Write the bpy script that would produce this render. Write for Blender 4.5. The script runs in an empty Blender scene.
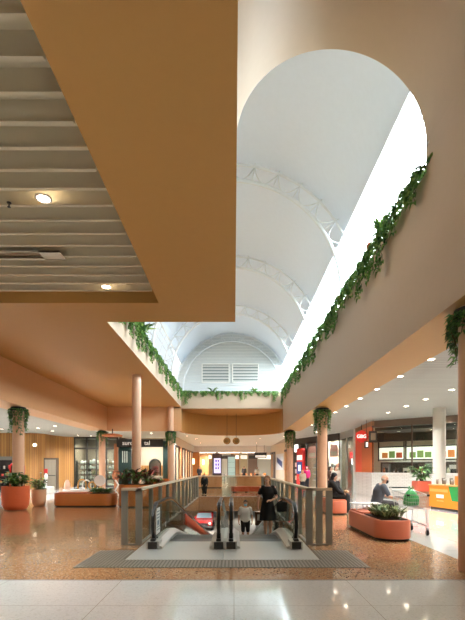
import bpy, bmesh, math, random
from mathutils import Vector, Matrix, Quaternion
random.seed(11)
PI = math.pi
SC = bpy.context.scene
COL = SC.collection
V = Vector
F = 413.0                      # focal length in pixels of a 465x620 frame
EYE = 1.5

def lin(c):
    return tuple((v/12.92 if v <= .04045 else ((v+.055)/1.055)**2.4) for v in (x/255. for x in c))

# ------------------------------------------------------------------ materials
MATS = {}
def mat(name, rgb, rough=.6, metal=0., spec=.5, emit=None, estr=0., trans=0., alpha=1., coat=0.,
        noise=0., nscale=8., bump=0., bscale=60., ior=1.45):
    if name in MATS: return MATS[name]
    m = bpy.data.materials.new(name); m.use_nodes = True
    nt = m.node_tree; b = nt.nodes['Principled BSDF']
    col = lin(rgb)
    b.inputs['Base Color'].default_value = (*col, 1)
    b.inputs['Roughness'].default_value = rough
    b.inputs['Metallic'].default_value = metal
    b.inputs['Specular IOR Level'].default_value = spec
    b.inputs['Transmission Weight'].default_value = trans
    b.inputs['Alpha'].default_value = alpha
    b.inputs['Coat Weight'].default_value = coat
    b.inputs['IOR'].default_value = ior
    if emit:
        b.inputs['Emission Color'].default_value = (*lin(emit), 1)
        b.inputs['Emission Strength'].default_value = estr
    tc = nt.nodes.new('ShaderNodeTexCoord')
    nz = nt.nodes.new('ShaderNodeTexNoise'); nz.inputs['Scale'].default_value = nscale
    nz.inputs['Detail'].default_value = 4
    nt.links.new(tc.outputs['Object'], nz.inputs['Vector'])
    mx = nt.nodes.new('ShaderNodeMix'); mx.data_type = 'RGBA'
    k = noise if noise else .03
    mx.inputs['A'].default_value = (*[min(1, c*(1+k)) for c in col], 1)
    mx.inputs['B'].default_value = (*[c*(1-k) for c in col], 1)
    nt.links.new(nz.outputs['Fac'], mx.inputs['Factor'])
    nt.links.new(mx.outputs['Result'], b.inputs['Base Color'])
    if bump:
        n2 = nt.nodes.new('ShaderNodeTexNoise'); n2.inputs['Scale'].default_value = bscale
        nt.links.new(tc.outputs['Object'], n2.inputs['Vector'])
        bp = nt.nodes.new('ShaderNodeBump'); bp.inputs['Strength'].default_value = bump
        bp.inputs['Distance'].default_value = .01
        nt.links.new(n2.outputs['Fac'], bp.inputs['Height'])
        nt.links.new(bp.outputs['Normal'], b.inputs['Normal'])
    MATS[name] = m
    return m

def glass(name, rgb=(235,242,240), refl=.08, rough=.02, tint=1.0):
    """thin architectural glass: clear with fresnel reflection"""
    if name in MATS: return MATS[name]
    m = bpy.data.materials.new(name); m.use_nodes = True
    nt = m.node_tree; nt.nodes.clear()
    out = nt.nodes.new('ShaderNodeOutputMaterial')
    tr = nt.nodes.new('ShaderNodeBsdfTransparent'); tr.inputs['Color'].default_value = (*lin(rgb), 1)
    gl = nt.nodes.new('ShaderNodeBsdfGlossy'); gl.inputs['Roughness'].default_value = rough
    fr = nt.nodes.new('ShaderNodeLayerWeight'); fr.inputs['Blend'].default_value = .5
    pw = nt.nodes.new('ShaderNodeMath'); pw.operation = 'POWER'; pw.inputs[1].default_value = 5.
    mul = nt.nodes.new('ShaderNodeMath'); mul.operation = 'MULTIPLY_ADD'
    mul.inputs[1].default_value = .4; mul.inputs[2].default_value = .02+refl*.3
    mul.use_clamp = True
    nt.links.new(fr.outputs['Facing'], pw.inputs[0])
    mx = nt.nodes.new('ShaderNodeMixShader')
    nt.links.new(pw.outputs[0], mul.inputs[0]); nt.links.new(mul.outputs[0], mx.inputs[0])
    nt.links.new(tr.outputs[0], mx.inputs[1]); nt.links.new(gl.outputs[0], mx.inputs[2])
    nt.links.new(mx.outputs[0], out.inputs[0])
    MATS[name] = m
    return m

def terrazzo(name, base, chips, rough=.16, scale=38., joint=0., tile=1.2, jcol=(120,100,90), spec=.5, coat=.0, blotch=.10):
    if name in MATS: return MATS[name]
    m = bpy.data.materials.new(name); m.use_nodes = True
    nt = m.node_tree; N = nt.nodes; L = nt.links; b = N['Principled BSDF']
    geo = N.new('ShaderNodeNewGeometry')
    vo = N.new('ShaderNodeTexVoronoi'); vo.inputs['Scale'].default_value = scale
    L.new(geo.outputs['Position'], vo.inputs['Vector'])
    sp = N.new('ShaderNodeSeparateColor'); L.new(vo.outputs['Color'], sp.inputs[0])
    rp = N.new('ShaderNodeValToRGB'); rp.color_ramp.interpolation = 'CONSTANT'
    els = [(0, base)] + chips
    rp.color_ramp.elements[0].position = 0; rp.color_ramp.elements[0].color = (*lin(base), 1)
    rp.color_ramp.elements[1].position = chips[0][0]; rp.color_ramp.elements[1].color = (*lin(chips[0][1]), 1)
    for p, c in chips[1:]:
        e = rp.color_ramp.elements.new(p); e.color = (*lin(c), 1)
    L.new(sp.outputs[0], rp.inputs[0])
    nz = N.new('ShaderNodeTexNoise'); nz.inputs['Scale'].default_value = .8; nz.inputs['Detail'].default_value = 3
    L.new(geo.outputs['Position'], nz.inputs['Vector'])
    mr = N.new('ShaderNodeMapRange'); mr.inputs['To Min'].default_value = 1-blotch; mr.inputs['To Max'].default_value = 1+blotch
    L.new(nz.outputs['Fac'], mr.inputs['Value'])
    mu = N.new('ShaderNodeVectorMath'); mu.operation = 'SCALE'
    L.new(rp.outputs[0], mu.inputs[0]); L.new(mr.outputs[0], mu.inputs['Scale'])
    last = mu.outputs[0]
    if joint:
        br = N.new('ShaderNodeTexBrick'); br.offset = 0.; br.inputs['Scale'].default_value = 1.
        br.inputs['Brick Width'].default_value = tile; br.inputs['Row Height'].default_value = tile
        br.inputs['Mortar Size'].default_value = joint; br.inputs['Mortar Smooth'].default_value = 0.
        L.new(geo.outputs['Position'], br.inputs['Vector'])
        mx = N.new('ShaderNodeMix'); mx.data_type = 'RGBA'
        L.new(br.outputs['Fac'], mx.inputs['Factor']); L.new(last, mx.inputs['A'])
        mx.inputs['B'].default_value = (*lin(jcol), 1)
        last = mx.outputs['Result']
    L.new(last, b.inputs['Base Color'])
    b.inputs['Roughness'].default_value = rough
    b.inputs['Specular IOR Level'].default_value = spec
    b.inputs['Coat Weight'].default_value = coat
    b.inputs['Coat Roughness'].default_value = .05; b.inputs['Coat IOR'].default_value = 1.6
    n3 = N.new('ShaderNodeTexNoise'); n3.inputs['Scale'].default_value = 3.
    L.new(geo.outputs['Position'], n3.inputs['Vector'])
    m3 = N.new('ShaderNodeMapRange'); m3.inputs['To Min'].default_value = rough*.75; m3.inputs['To Max'].default_value = rough*1.3
    L.new(n3.outputs['Fac'], m3.inputs['Value']); L.new(m3.outputs[0], b.inputs['Roughness'])
    MATS[name] = m
    return m

def planks(name, c1, c2, width=.14, axis='X', rough=.5, gap=(70,45,25), gapw=.012, length=40.):
    """vertical boards; the board index runs along x+y so any wall direction shows them"""
    if name in MATS: return MATS[name]
    m = bpy.data.materials.new(name); m.use_nodes = True
    nt = m.node_tree; N = nt.nodes; L = nt.links; b = N['Principled BSDF']
    geo = N.new('ShaderNodeNewGeometry'); s = N.new('ShaderNodeSeparateXYZ'); L.new(geo.outputs['Position'], s.inputs[0])
    cb = N.new('ShaderNodeCombineXYZ')
    if axis == 'XY':
        ad = N.new('ShaderNodeMath'); ad.operation = 'ADD'; L.new(s.outputs[0], ad.inputs[0]); L.new(s.outputs[1], ad.inputs[1])
        L.new(ad.outputs[0], cb.inputs[1]); L.new(s.outputs[2], cb.inputs[0])
    elif axis == 'Y':
        L.new(s.outputs[1], cb.inputs[1]); L.new(s.outputs[2], cb.inputs[0])
    elif axis == 'YX':       # boards run along x on a ceiling
        L.new(s.outputs[1], cb.inputs[1]); L.new(s.outputs[0], cb.inputs[0])
    elif axis == 'Z':
        L.new(s.outputs[2], cb.inputs[1]); L.new(s.outputs[0], cb.inputs[0])
    else:
        L.new(s.outputs[0], cb.inputs[1]); L.new(s.outputs[2], cb.inputs[0])
    br = N.new('ShaderNodeTexBrick'); br.offset = .37; br.inputs['Scale'].default_value = 1.
    br.inputs['Brick Width'].default_value = length; br.inputs['Row Height'].default_value = width
    br.inputs['Mortar Size'].default_value = gapw; br.inputs['Mortar Smooth'].default_value = .1
    br.inputs['Color1'].default_value = (*lin(c1), 1); br.inputs['Color2'].default_value = (*lin(c2), 1)
    br.inputs['Mortar'].default_value = (*lin(gap), 1)
    L.new(cb.outputs[0], br.inputs['Vector'])
    wn = N.new('ShaderNodeTexWhiteNoise'); wn.noise_dimensions = '1D'
    dv = N.new('ShaderNodeMath'); dv.operation = 'DIVIDE'; dv.inputs[1].default_value = width
    fl = N.new('ShaderNodeMath'); fl.operation = 'FLOOR'
    s2 = N.new('ShaderNodeSeparateXYZ'); L.new(cb.outputs[0], s2.inputs[0])
    L.new(s2.outputs[1], dv.inputs[0]); L.new(dv.outputs[0], fl.inputs[0]); L.new(fl.outputs[0], wn.inputs['W'])
    mx = N.new('ShaderNodeMix'); mx.data_type = 'RGBA'
    L.new(wn.outputs['Value'], mx.inputs['Factor'])
    mx.inputs['A'].default_value = (*lin(c1), 1); mx.inputs['B'].default_value = (*lin(c2), 1)
    m2 = N.new('ShaderNodeMix'); m2.data_type = 'RGBA'
    L.new(br.outputs['Fac'], m2.inputs['Factor']); L.new(mx.outputs['Result'], m2.inputs['A'])
    m2.inputs['B'].default_value = (*lin(gap), 1)
    L.new(m2.outputs['Result'], b.inputs['Base Color'])
    bp = N.new('ShaderNodeBump'); bp.inputs['Strength'].default_value = .6; bp.inputs['Distance'].default_value = .01; bp.invert = True
    L.new(br.outputs['Fac'], bp.inputs['Height']); L.new(bp.outputs['Normal'], b.inputs['Normal'])
    b.inputs['Roughness'].default_value = rough
    MATS[name] = m
    return m

# ------------------------------------------------------------------ mesh builder
class MB:
    def __init__(s): s.bm = bmesh.new()
    def box(s, x0, x1, y0, y1, z0, z1, mi=0, bev=0., rot=0., piv=None):
        r = bmesh.ops.create_cube(s.bm, size=1.)
        vs = r['verts']
        for v in vs:
            v.co = V(((x0+x1)/2+v.co.x*(x1-x0), (y0+y1)/2+v.co.y*(y1-y0), (z0+z1)/2+v.co.z*(z1-z0)))
        fs = list({f for v in vs for f in v.link_faces})
        if bev:
            es = list({e for v in vs for e in v.link_edges})
            rr = bmesh.ops.bevel(s.bm, geom=es, offset=bev, segments=2, affect='EDGES', profile=.5)
            fs = rr['faces'] + [f for f in fs if f.is_valid]
            vs = list({v for f in fs for v in f.verts})
        if rot:
            piv = piv or V(((x0+x1)/2, (y0+y1)/2, 0))
            bmesh.ops.rotate(s.bm, verts=vs, cent=piv, matrix=Matrix.Rotation(rot, 3, 'Z'))
        for f in fs: f.material_index = mi
        return s
    def poly(s, pts, mi=0):
        f = s.bm.faces.new([s.bm.verts.new(p) for p in pts]); f.material_index = mi; return f
    def prism(s, pts, d, mi=0):
        """extrude a planar polygon (3-D points) along d"""
        d = V(d); a = [s.bm.verts.new(V(p)) for p in pts]; b = [s.bm.verts.new(V(p)+d) for p in pts]
        n = len(pts); fs = [s.bm.faces.new(a), s.bm.faces.new(b[::-1])]
        for i in range(n): fs.append(s.bm.faces.new((a[i], b[i], b[(i+1) % n], a[(i+1) % n])))
        for f in fs: f.material_index = mi
        bmesh.ops.recalc_face_normals(s.bm, faces=fs)
        return s
    def loft(s, rings, mi=0, caps=True, closed=False):
        R = [[s.bm.verts.new(V(p)) for p in r] for r in rings]
        n = len(R[0]); fs = []
        K = len(R)
        for i in range(K if closed else K-1):
            A, B = R[i], R[(i+1) % K]
            for j in range(n):
                fs.append(s.bm.faces.new((A[j], A[(j+1) % n], B[(j+1) % n], B[j])))
        if caps and not closed:
            fs.append(s.bm.faces.new(R[0][::-1])); fs.append(s.bm.faces.new(R[-1]))
        for f in fs: f.material_index = mi; f.smooth = True
        bmesh.ops.recalc_face_normals(s.bm, faces=fs)
        return s
    def cyl(s, p0, p1, r0, r1=None, n=16, mi=0, caps=True):
        p0, p1 = V(p0), V(p1); r1 = r0 if r1 is None else r1
        d = (p1-p0).normalized(); a = d.orthogonal().normalized(); b = d.cross(a)
        ring = lambda p, r: [p + a*(r*math.cos(2*PI*i/n)) + b*(r*math.sin(2*PI*i/n)) for i in range(n)]
        s.loft([ring(p0, r0), ring(p1, r1)], mi, caps)
        return s
    def tube(s, pts, r, n=8, mi=0, closed=False, flat=None):
        pts = [V(p) for p in pts]; K = len(pts); rings = []
        prev = None
        for i, p in enumerate(pts):
            if closed: t = pts[(i+1) % K]-pts[i-1]
            else: t = pts[min(i+1, K-1)]-pts[max(i-1, 0)]
            t.normalize()
            if prev is None: a = t.orthogonal().normalized()
            else:
                a = prev - t*prev.dot(t)
                a = a.normalized() if a.length > 1e-6 else t.orthogonal().normalized()
            prev = a; b = t.cross(a)
            rr = r[i] if isinstance(r, (list, tuple)) else r
            rings.append([p + a*(rr*math.cos(2*PI*j/n)) + b*(rr*math.sin(2*PI*j/n)) for j in range(n)])
        s.loft(rings, mi, not closed, closed)
        return s
    def sweep(s, pts, w, h, side, mi=0):
        """rectangular belt: width w along 'side', thickness h across the path"""
        pts = [V(p) for p in pts]; side = V(side).normalized(); rings = []; K = len(pts)
        for i, p in enumerate(pts):
            t = (pts[min(i+1, K-1)]-pts[max(i-1, 0)]).normalized(); u = side.cross(t).normalized()
            rings.append([p+side*w/2+u*h/2, p-side*w/2+u*h/2, p-side*w/2-u*h/2, p+side*w/2-u*h/2])
        s.loft(rings, mi)
        for f in s.bm.faces: f.smooth = False
        return s
    def lathe(s, prof, c=(0,0,0), n=28, mi=0, caps=True):
        c = V(c)
        s.loft([[c+V((r*math.cos(2*PI*i/n), r*math.sin(2*PI*i/n), z)) for i in range(n)] for r, z in prof], mi, caps)
        return s
    def ball(s, c, r, mi=0, sc=(1,1,1), n=12, rot=None):
        rr = bmesh.ops.create_uvsphere(s.bm, u_segments=n+4, v_segments=n, radius=1.)
        for v in rr['verts']:
            p = V((v.co.x*r*sc[0], v.co.y*r*sc[1], v.co.z*r*sc[2]))
            if rot is not None: p = rot @ p
            v.co = p + V(c)
        for f in {f for v in rr['verts'] for f in v.link_faces}: f.material_index = mi; f.smooth = True
        return s
    def shell(s, inner, outer, y0, y1):
        """curved shell in the xz plane swept along y, closed, no inner faces"""
        A = [[s.bm.verts.new((x, y, z)) for x, z in prof] for y in (y0, y1) for prof in (inner, outer)]
        i0, o0, i1, o1 = A; n = len(inner)
        for k in range(n-1):
            f = s.bm.faces.new((i0[k], i0[k+1], i1[k+1], i1[k])); f.smooth = True
            f = s.bm.faces.new((o0[k], o1[k], o1[k+1], o0[k+1])); f.smooth = True
            s.bm.faces.new((i0[k], o0[k], o0[k+1], i0[k+1])); s.bm.faces.new((i1[k], i1[k+1], o1[k+1], o1[k]))
        s.bm.faces.new((i0[0], i1[0], o1[0], o0[0])); s.bm.faces.new((i0[-1], o0[-1], o1[-1], i1[-1]))
        bmesh.ops.recalc_face_normals(s.bm, faces=list(s.bm.faces))
        return s
    def caps(s, p0, r0, p1, r1, n=10):
        s.cyl(p0, p1, r0, r1, n); s.ball(p0, r0, n=8); s.ball(p1, r1, n=8); return s
    def leaf(s, b, d, up, L, W, mi=0, fold=.25, droop=.25):
        b = V(b); d = V(d).normalized(); up = V(up)
        sd = d.cross(up)
        if sd.length < 1e-4: sd = d.orthogonal()
        sd.normalize(); n = sd.cross(d).normalized()
        m = b + d*L*.45 + n*L*.03; t = b + d*L - n*L*droop
        vs = [s.bm.verts.new(p) for p in (b, m+sd*W*.5+n*W*fold, m, m-sd*W*.5+n*W*fold, t)]
        for q in ((0,1,2), (0,2,3), (1,4,2), (2,4,3)):
            f = s.bm.faces.new([vs[k] for k in q]); f.material_index = mi
        return s
    def build(s, name, mats, parent=None, smooth=False, angle=None, local=False, loc=None):
        me = bpy.data.meshes.new(name)
        off = V((0,0,0))
        if parent is not None:
            if not local: off = root_loc(parent)
        elif not local:
            cs = [v.co for v in s.bm.verts]
            lo = [min(c[i] for c in cs) for i in range(3)]; hi = [max(c[i] for c in cs) for i in range(3)]
            off = V(((lo[0]+hi[0])/2, (lo[1]+hi[1])/2, lo[2])) if loc is None else V(loc)
        bmesh.ops.translate(s.bm, verts=s.bm.verts, vec=-off)
        s.bm.normal_update()
        if smooth:
            for f in s.bm.faces: f.smooth = True
        s.bm.to_mesh(me); s.bm.free()
        for m in (mats if isinstance(mats, (list, tuple)) else [mats]): me.materials.append(m)
        if angle is not None:
            me.set_sharp_from_angle(angle=math.radians(angle))
        o = bpy.data.objects.new(name, me); COL.objects.link(o)
        if parent is None: o.location = off
        else: o.parent = parent
        return o

def root_loc(o):
    while o.parent is not None: o = o.parent
    return V(o.location)

def thing(name, label, cat, loc=(0,0,0), group=None, rz=0.):
    o = bpy.data.objects.new(name, None); COL.objects.link(o); o.location = loc
    o.empty_display_size = .1; o.rotation_euler = (0, 0, rz)
    return tag(o, label, cat, group)
def tag(o, label=None, cat=None, group=None, kind=None):
    if label: o['label'] = label
    if cat: o['category'] = cat
    if group: o['group'] = group
    if kind: o['kind'] = kind
    return o
def struct(o, label=None, cat=None):
    o['kind'] = 'structure'
    if label: o['label'] = label
    if cat: o['category'] = cat
    return o
def dup(root, loc, rz=None, label=None, group=None):
    r = root.copy(); COL.objects.link(r); r.location = loc
    if rz is not None: r.rotation_euler = (0, 0, rz)
    if label: r['label'] = label
    if group: r['group'] = group
    for ch in list(root.children):
        c = ch.copy(); COL.objects.link(c); c.parent = r
        for g in list(ch.children):
            d = g.copy(); COL.objects.link(d); d.parent = c
    return r
ORD = ['first','second','third','fourth','fifth','sixth','seventh','eighth','ninth','tenth','eleventh','twelfth',
       'thirteenth','fourteenth','fifteenth','sixteenth','seventeenth','eighteenth','nineteenth','twentieth']
def text_mesh(name, txt, size, m, parent=None, loc=(0,0,0), rot=(PI/2,0,0), depth=.01, align='CENTER', bold=0.):
    cu = bpy.data.curves.new(name, 'FONT'); cu.body = txt; cu.size = size; cu.extrude = depth
    cu.align_x = align; cu.align_y = 'CENTER'; cu.offset = bold
    t = bpy.data.objects.new(name, cu); COL.objects.link(t)
    bpy.context.view_layer.update()
    me = bpy.data.meshes.new_from_object(t.evaluated_get(bpy.context.evaluated_depsgraph_get()))
    bpy.data.objects.remove(t)
    M = Matrix.Translation(V(loc)) @ Matrix(((1,0,0),(0,1,0),(0,0,1))).to_4x4()
    from mathutils import Euler
    M = Matrix.Translation(V(loc)) @ Euler(rot).to_matrix().to_4x4()
    if parent is not None: M = Matrix.Translation(-root_loc(parent)) @ M
    me.transform(M); me.materials.clear(); me.materials.append(m)
    o = bpy.data.objects.new(name, me); COL.objects.link(o)
    if parent is not None: o.parent = parent
    return o
WORLD = 17.; EXPO = 0.08
# ------------------------------------------------------------------ palette
peach = mat('peach_paint', (182,137,76), .55, bump=.02)
blush = mat('blush_paint', (190,170,147), .55)
cream = mat('cream_paint', (226,220,206), .6)
white = mat('white_paint', (236,236,232), .5)
vaultw = mat('vault_lining', (208,219,233), .6)
tz_pink = terrazzo('pink_terrazzo', (176,132,92), [(.45,(168,119,80)), (.62,(188,148,108)), (.80,(204,170,134)), (.92,(150,102,66))], .17, 55., coat=.35)
tile_cream = terrazzo('cream_stone_tile', (243,244,242), [(.5,(240,240,237)), (.7,(248,248,245)), (.9,(230,230,226))], .13, 60., joint=.004, tile=1.5, jcol=(186,180,168), coat=1.0, blotch=.04)
lin_ceil = planks('linear_ceiling_boards', (172,172,164), (167,167,159), .16, 'YX', .6, gap=(126,125,117), gapw=.012)
timber_wall = planks('timber_wall_boards', (174,128,70), (148,102,52), .20, 'XY', .5, gap=(96,58,28), gapw=.014)
steel = mat('brushed_steel', (196,196,192), .32, .85, noise=.06, nscale=30)
steel_d = mat('dark_steel', (120,120,118), .38, .8)
chrome = mat('chrome', (225,225,225), .12, 1.)
black = mat('black_rubber', (22,22,22), .35)
dark = mat('dark_charcoal', (44,42,40), .5)
fin_m = mat('balustrade_fin_paint', (156,157,150), .4, .15)
rail_m = mat('handrail_cream', (234,218,192), .4)
gl = glass('clear_glass')
gl_g = glass('greenish_glass', (236,243,239), .10)
gl_sky = glass('skylight_glass', (246,250,250), .05)
leafA = mat('leaf_green', (98,144,70), .45, noise=.45, nscale=6)
leafB = mat('leaf_dark_green', (66,106,56), .4, noise=.4, nscale=6)
leafC = mat('leaf_light_green', (144,176,92), .45, noise=.35, nscale=6)
stem_m = mat('plant_stem', (84,84,48), .7)
soil = mat('soil', (56,42,32), .9, bump=.5)
terra = mat('terracotta_glaze', (214,122,92), .4, coat=.2)
terra_o = mat('orange_glaze', (212,98,48), .4, coat=.2)
orange_p = mat('orange_panel', (208,128,66), .42, coat=.1)
beige_p = mat('beige_pot', (214,172,134), .5)

# ------------------------------------------------------------------ camera
cam = bpy.data.cameras.new('camera'); co = bpy.data.objects.new('camera', cam); COL.objects.link(co)
co.location = (0, 0, EYE); co.rotation_euler = (PI/2, 0, 0)
cam.sensor_fit = 'VERTICAL'; cam.sensor_height = 36.; cam.lens = 36.*F/620.
cam.shift_y = (468-310)/620.; cam.shift_x = -(234-232.5)/620.
cam.clip_end = 300; cam.clip_start = .05
SC.camera = co

# ------------------------------------------------------------------ setting: floors
XL, XR, YB, YF = -20., 14., -8., 62.
WX0, WX1, WY0, WY1 = -1.78, 1.40, 6.73, 21.4     # the opening for the moving walkways
FX0, FX1, FY0, FY1 = -8.7, 3.68, 5.53, 46.
b = MB()
b.box(FX0, WX0, FY0, FY1, -.73, 0); b.box(WX1, FX1, FY0, FY1, -.73, 0)
b.box(WX0, WX1, FY0, WY0, -.73, 0); b.box(WX0, WX1, WY1, FY1, -.73, 0)
struct(b.build('floor', tz_pink), 'polished pink terrazzo floor around the moving walkways', 'floor')
b = MB(); b.box(XL, XR, YB, FY0, -.73, 0)
struct(b.build('floor', tile_cream), 'glossy cream tiled floor in the foreground', 'floor')
b = MB(); b.box(XL, FX0, FY0, YF, -.73, 0)
struct(b.build('floor', tile_cream), 'cream tiled floor along the left shops', 'floor')
b = MB(); b.box(FX1, XR, FY0, YF, -.73, 0)
struct(b.build('floor', tile_cream), 'cream tiled floor along the right shops', 'floor')
b = MB(); b.box(FX0, FX1, FY1, YF, -.73, 0)
struct(b.build('floor', tile_cream), 'cream tiled floor of the far court', 'floor')
b = MB(); b.box(FX0, FX1, FY0-.012, FY0+.012, -.02, .003)
struct(b.build('trim_1', steel_d), 'thin metal strip between cream tiles and pink terrazzo', 'floor strip')

# lower level seen down the opening
LZ = -4.3
grey_floor = mat('grey_floor_tile', (150,146,136), .35, noise=.08)
b = MB(); b.box(-12, 12, 4, 56, LZ-.2, LZ); struct(b.build('floor', grey_floor), 'grey floor of the lower level below', 'floor')
b = MB(); b.box(-12, -11.8, 4, 56, LZ, -.73); struct(b.build('wall_left', cream))
b = MB(); b.box(11.8, 12, 4, 56, LZ, -.73); struct(b.build('wall_right', cream))
b = MB(); b.box(-11.8, 11.8, 55.8, 56, LZ, -.73); struct(b.build('wall_back', cream))
b = MB(); b.box(-11.8, 11.8, 4, 4.2, LZ, -.73); struct(b.build('wall_front', cream))

# outer walls of the hall
b = MB(); b.box(XL-.2, XL, YB, YF, -.0, 5.6); struct(b.build('wall_left', cream), 'cream outer wall far left', 'wall')
b = MB(); b.box(XR, XR+.2, YB, YF, 0, 5.6); struct(b.build('wall_right', cream), 'cream outer wall far right', 'wall')
b = MB(); b.box(XL, XR, YB-.2, YB, 0, 9.); struct(b.build('wall_back', cream), 'wall behind the viewer', 'wall')
b = MB(); b.box(XL, XR, YF, YF+.2, 0, 5.6); struct(b.build('wall_front', cream), 'cream wall at the end of the far court', 'wall')

# ------------------------------------------------------------------ setting: ceilings and bulkheads
SZ = 3.84; PZ = 5.38; DZ = 5.0; TOPZ = 6.30
RX0, RX1 = 3.12, 4.20
LX = -3.37                       # left face of the skylight well
LBX0, LBX1 = -9.2, -8.08         # low bulkhead on the left
YE = 26.3                        # far end of the skylight well
YT = 6.7                         # end of the barrel tunnel
b = MB()
b.box(RX0, RX1, YB, YT, SZ, 6.75, 0); b.box(RX0, RX1, YT, YE, SZ, TOPZ, 0)
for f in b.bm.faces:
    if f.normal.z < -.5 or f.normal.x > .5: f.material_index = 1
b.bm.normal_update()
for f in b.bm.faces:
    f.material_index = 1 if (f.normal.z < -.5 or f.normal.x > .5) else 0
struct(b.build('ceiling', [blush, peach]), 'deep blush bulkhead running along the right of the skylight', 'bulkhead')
b = MB(); b.box(RX1, XR, YB, YF, 3.95, 4.5)
struct(b.build('ceiling', lin_ceil), 'low cream board ceiling over the right walkway', 'ceiling')
b = MB(); b.box(LBX0, LBX1, YB, YE, 3.87, 5.75)
struct(b.build('ceiling', mat('peach_paint_daylit', (214,170,126), .55)), 'peach bulkhead running along the left walkway', 'bulkhead')  # same peach made lighter: daylight on the bulkhead is put into the colour
b = MB(); b.box(XL, LBX0, YB, YF, 3.95, 4.5)
struct(b.build('ceiling', lin_ceil), 'low cream board ceiling over the left walkway', 'ceiling')
b = MB(); b.box(LBX1, LX-.4, 9.9, YE+.3, PZ, 5.9)
struct(b.build('ceiling', peach), 'raised peach ceiling between left bulkhead and skylight', 'ceiling')
b = MB(); b.box(LX-.6, LX, 9.9, YE, PZ-.001, TOPZ)
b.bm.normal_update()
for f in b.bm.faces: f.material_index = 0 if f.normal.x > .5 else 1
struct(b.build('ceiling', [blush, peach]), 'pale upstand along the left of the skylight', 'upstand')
b = MB(); b.box(LBX1, LX, YE, YE+.3, 3.87, PZ)
struct(b.build('wall_front', mat('peach_paint_daylit', (0,0,0))), 'peach beam face at the far end of the left ceiling', 'beam')  # beam shares the lightened peach, its daylight painted in
# far upstand, soffit and curved beam
b = MB(); b.box(LX-.6, RX1, YE, YE+.35, 5.3, TOPZ)
struct(b.build('ceiling', blush), 'pale upstand across the far end of the skylight', 'upstand')
arc = []
n = 24; bul = 3.4; hw = (RX0-LX)/2; cxm = (RX0+LX)/2
for i in range(n+1):
    a = PI*i/n
    # flattened end: rounded corners and a gentle bow
    x = -math.copysign(abs(math.cos(a))**.85, math.cos(a))*hw; y = bul*abs(math.sin(a))**.85
    arc.append((cxm+x, YE+.3+y))
b = MB()
b.prism([(x, y, 5.3) for x, y in arc], (0, 0, .25))
struct(b.build('ceiling', peach), 'peach soffit behind the far upstand', 'soffit')
b = MB()
ins = [(x, y) for x, y in arc]; out = [(cxm+(x-cxm)*1.06, y+.25) for x, y in arc]
for i in range(n):
    b.prism([(*ins[i], 3.87), (*ins[i+1], 3.87), (*out[i+1], 3.87), (*out[i], 3.87)], (0, 0, 1.6))
for f in b.bm.faces: f.smooth = True
struct(b.build('wall_front', peach, angle=40), 'curved peach beam under the far end of the skylight', 'beam')
b = MB()
fy = YE+.3+bul
b.box(LBX0, RX1+.001, fy, YF, 3.95, 4.5); b.box(LBX0, LX-.2, YE+.3, fy, 3.95, 4.5); b.box(RX0+.2, RX1+.001, YE, fy, 3.95, 5.5)
# corners between the soffit curve and the flat ceiling
for i in range(n):
    b.prism([(ins[i][0], ins[i][1]+.05, 3.9), (ins[i+1][0], ins[i+1][1]+.05, 3.9), (ins[i+1][0], fy+.3, 3.9), (ins[i][0], fy+.3, 3.9)], (0, 0, .4))
struct(b.build('ceiling', mat('far_ceiling_paint', (218,228,228), .6)), 'cream ceiling over the far court', 'ceiling')

# dropped soffit with a boarded recess, overhead left
b = MB()
RXE, RYE = -1.6, 8.76
b.box(RXE, .03, YB, 9.9, DZ, 5.6); b.box(LBX1, RXE, RYE, 9.9, DZ, 5.6); b.box(LBX1, -7.6, YB, RYE, DZ, 5.6)
struct(b.build('ceiling', peach), 'dropped peach soffit overhead with a boarded recess', 'soffit')
board = mat('recess_board_paint', (206,196,172), .55)
b = MB(); b.box(-7.6, RXE, YB, RYE, 5.33, 5.6)
k = 0; y = 8.42
while y > -2.:
    b.prism([(-7.6, y-.05, 5.33), (-7.6, y-.022, 5.13), (-7.6, y-.05, 5.118), (-7.6, y-.05, 5.10), (-7.6, y, 5.10), (-7.6, y, 5.33)], (6.0-.07+.02*(k % 2), 0, 0))
    y -= .34; k += 1
struct(b.build('ceiling', board), 'cream stepped ceiling boards in the overhead recess', 'ceiling')
# side wall of the skylight well over the dropped soffit
b = MB(); b.box(-.09, .03, YB, 9.9, 5.6, 6.75); b.box(LX-.6, .03, 9.78, 9.9, 5.6, TOPZ); b.box(LX-.6, -.09, YT-.1, 9.78, 6.1, 6.25)
b.box(LBX1, LX-.4, 9.6, 9.9, 5.5, 5.9)
struct(b.build('wall_left', blush), 'blush side wall of the barrel tunnel', 'wall')
# barrel tunnel
tcx = (RX0+.03)/2; tr = (RX0-.03)/2; tz = 6.75; n = 40
b = MB()
ri = [(tcx-tr*math.cos(PI*i/n), tz+tr*math.sin(PI*i/n)) for i in range(n+1)]
ro = [(tcx-(tr+.15)*math.cos(PI*i/n), tz+(tr+.15)*math.sin(PI*i/n)) for i in range(n+1)]
b.shell(ri, ro, YB, YT)
struct(b.build('ceiling', blush, angle=40), 'arched barrel ceiling opening onto the skylight', 'ceiling')
b = MB()
rw = [(tcx-(tr+.06)*math.cos(PI*i/n), tz+(tr+.06)*math.sin(PI*i/n)) for i in range(n+1)]
b.shell(rw, [(x, 10.7) for x, z in rw], YT-.1, YT-.005)
for f in b.bm.faces: f.smooth = False
b.box(LX-.7, .03, YT-.1, YT, 6.0, 10.7); b.box(RX0, RX1, YT-.1, YT, 6.7, 10.7)
struct(b.build('wall_back', white), 'white end wall over the barrel opening', 'wall')

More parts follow.
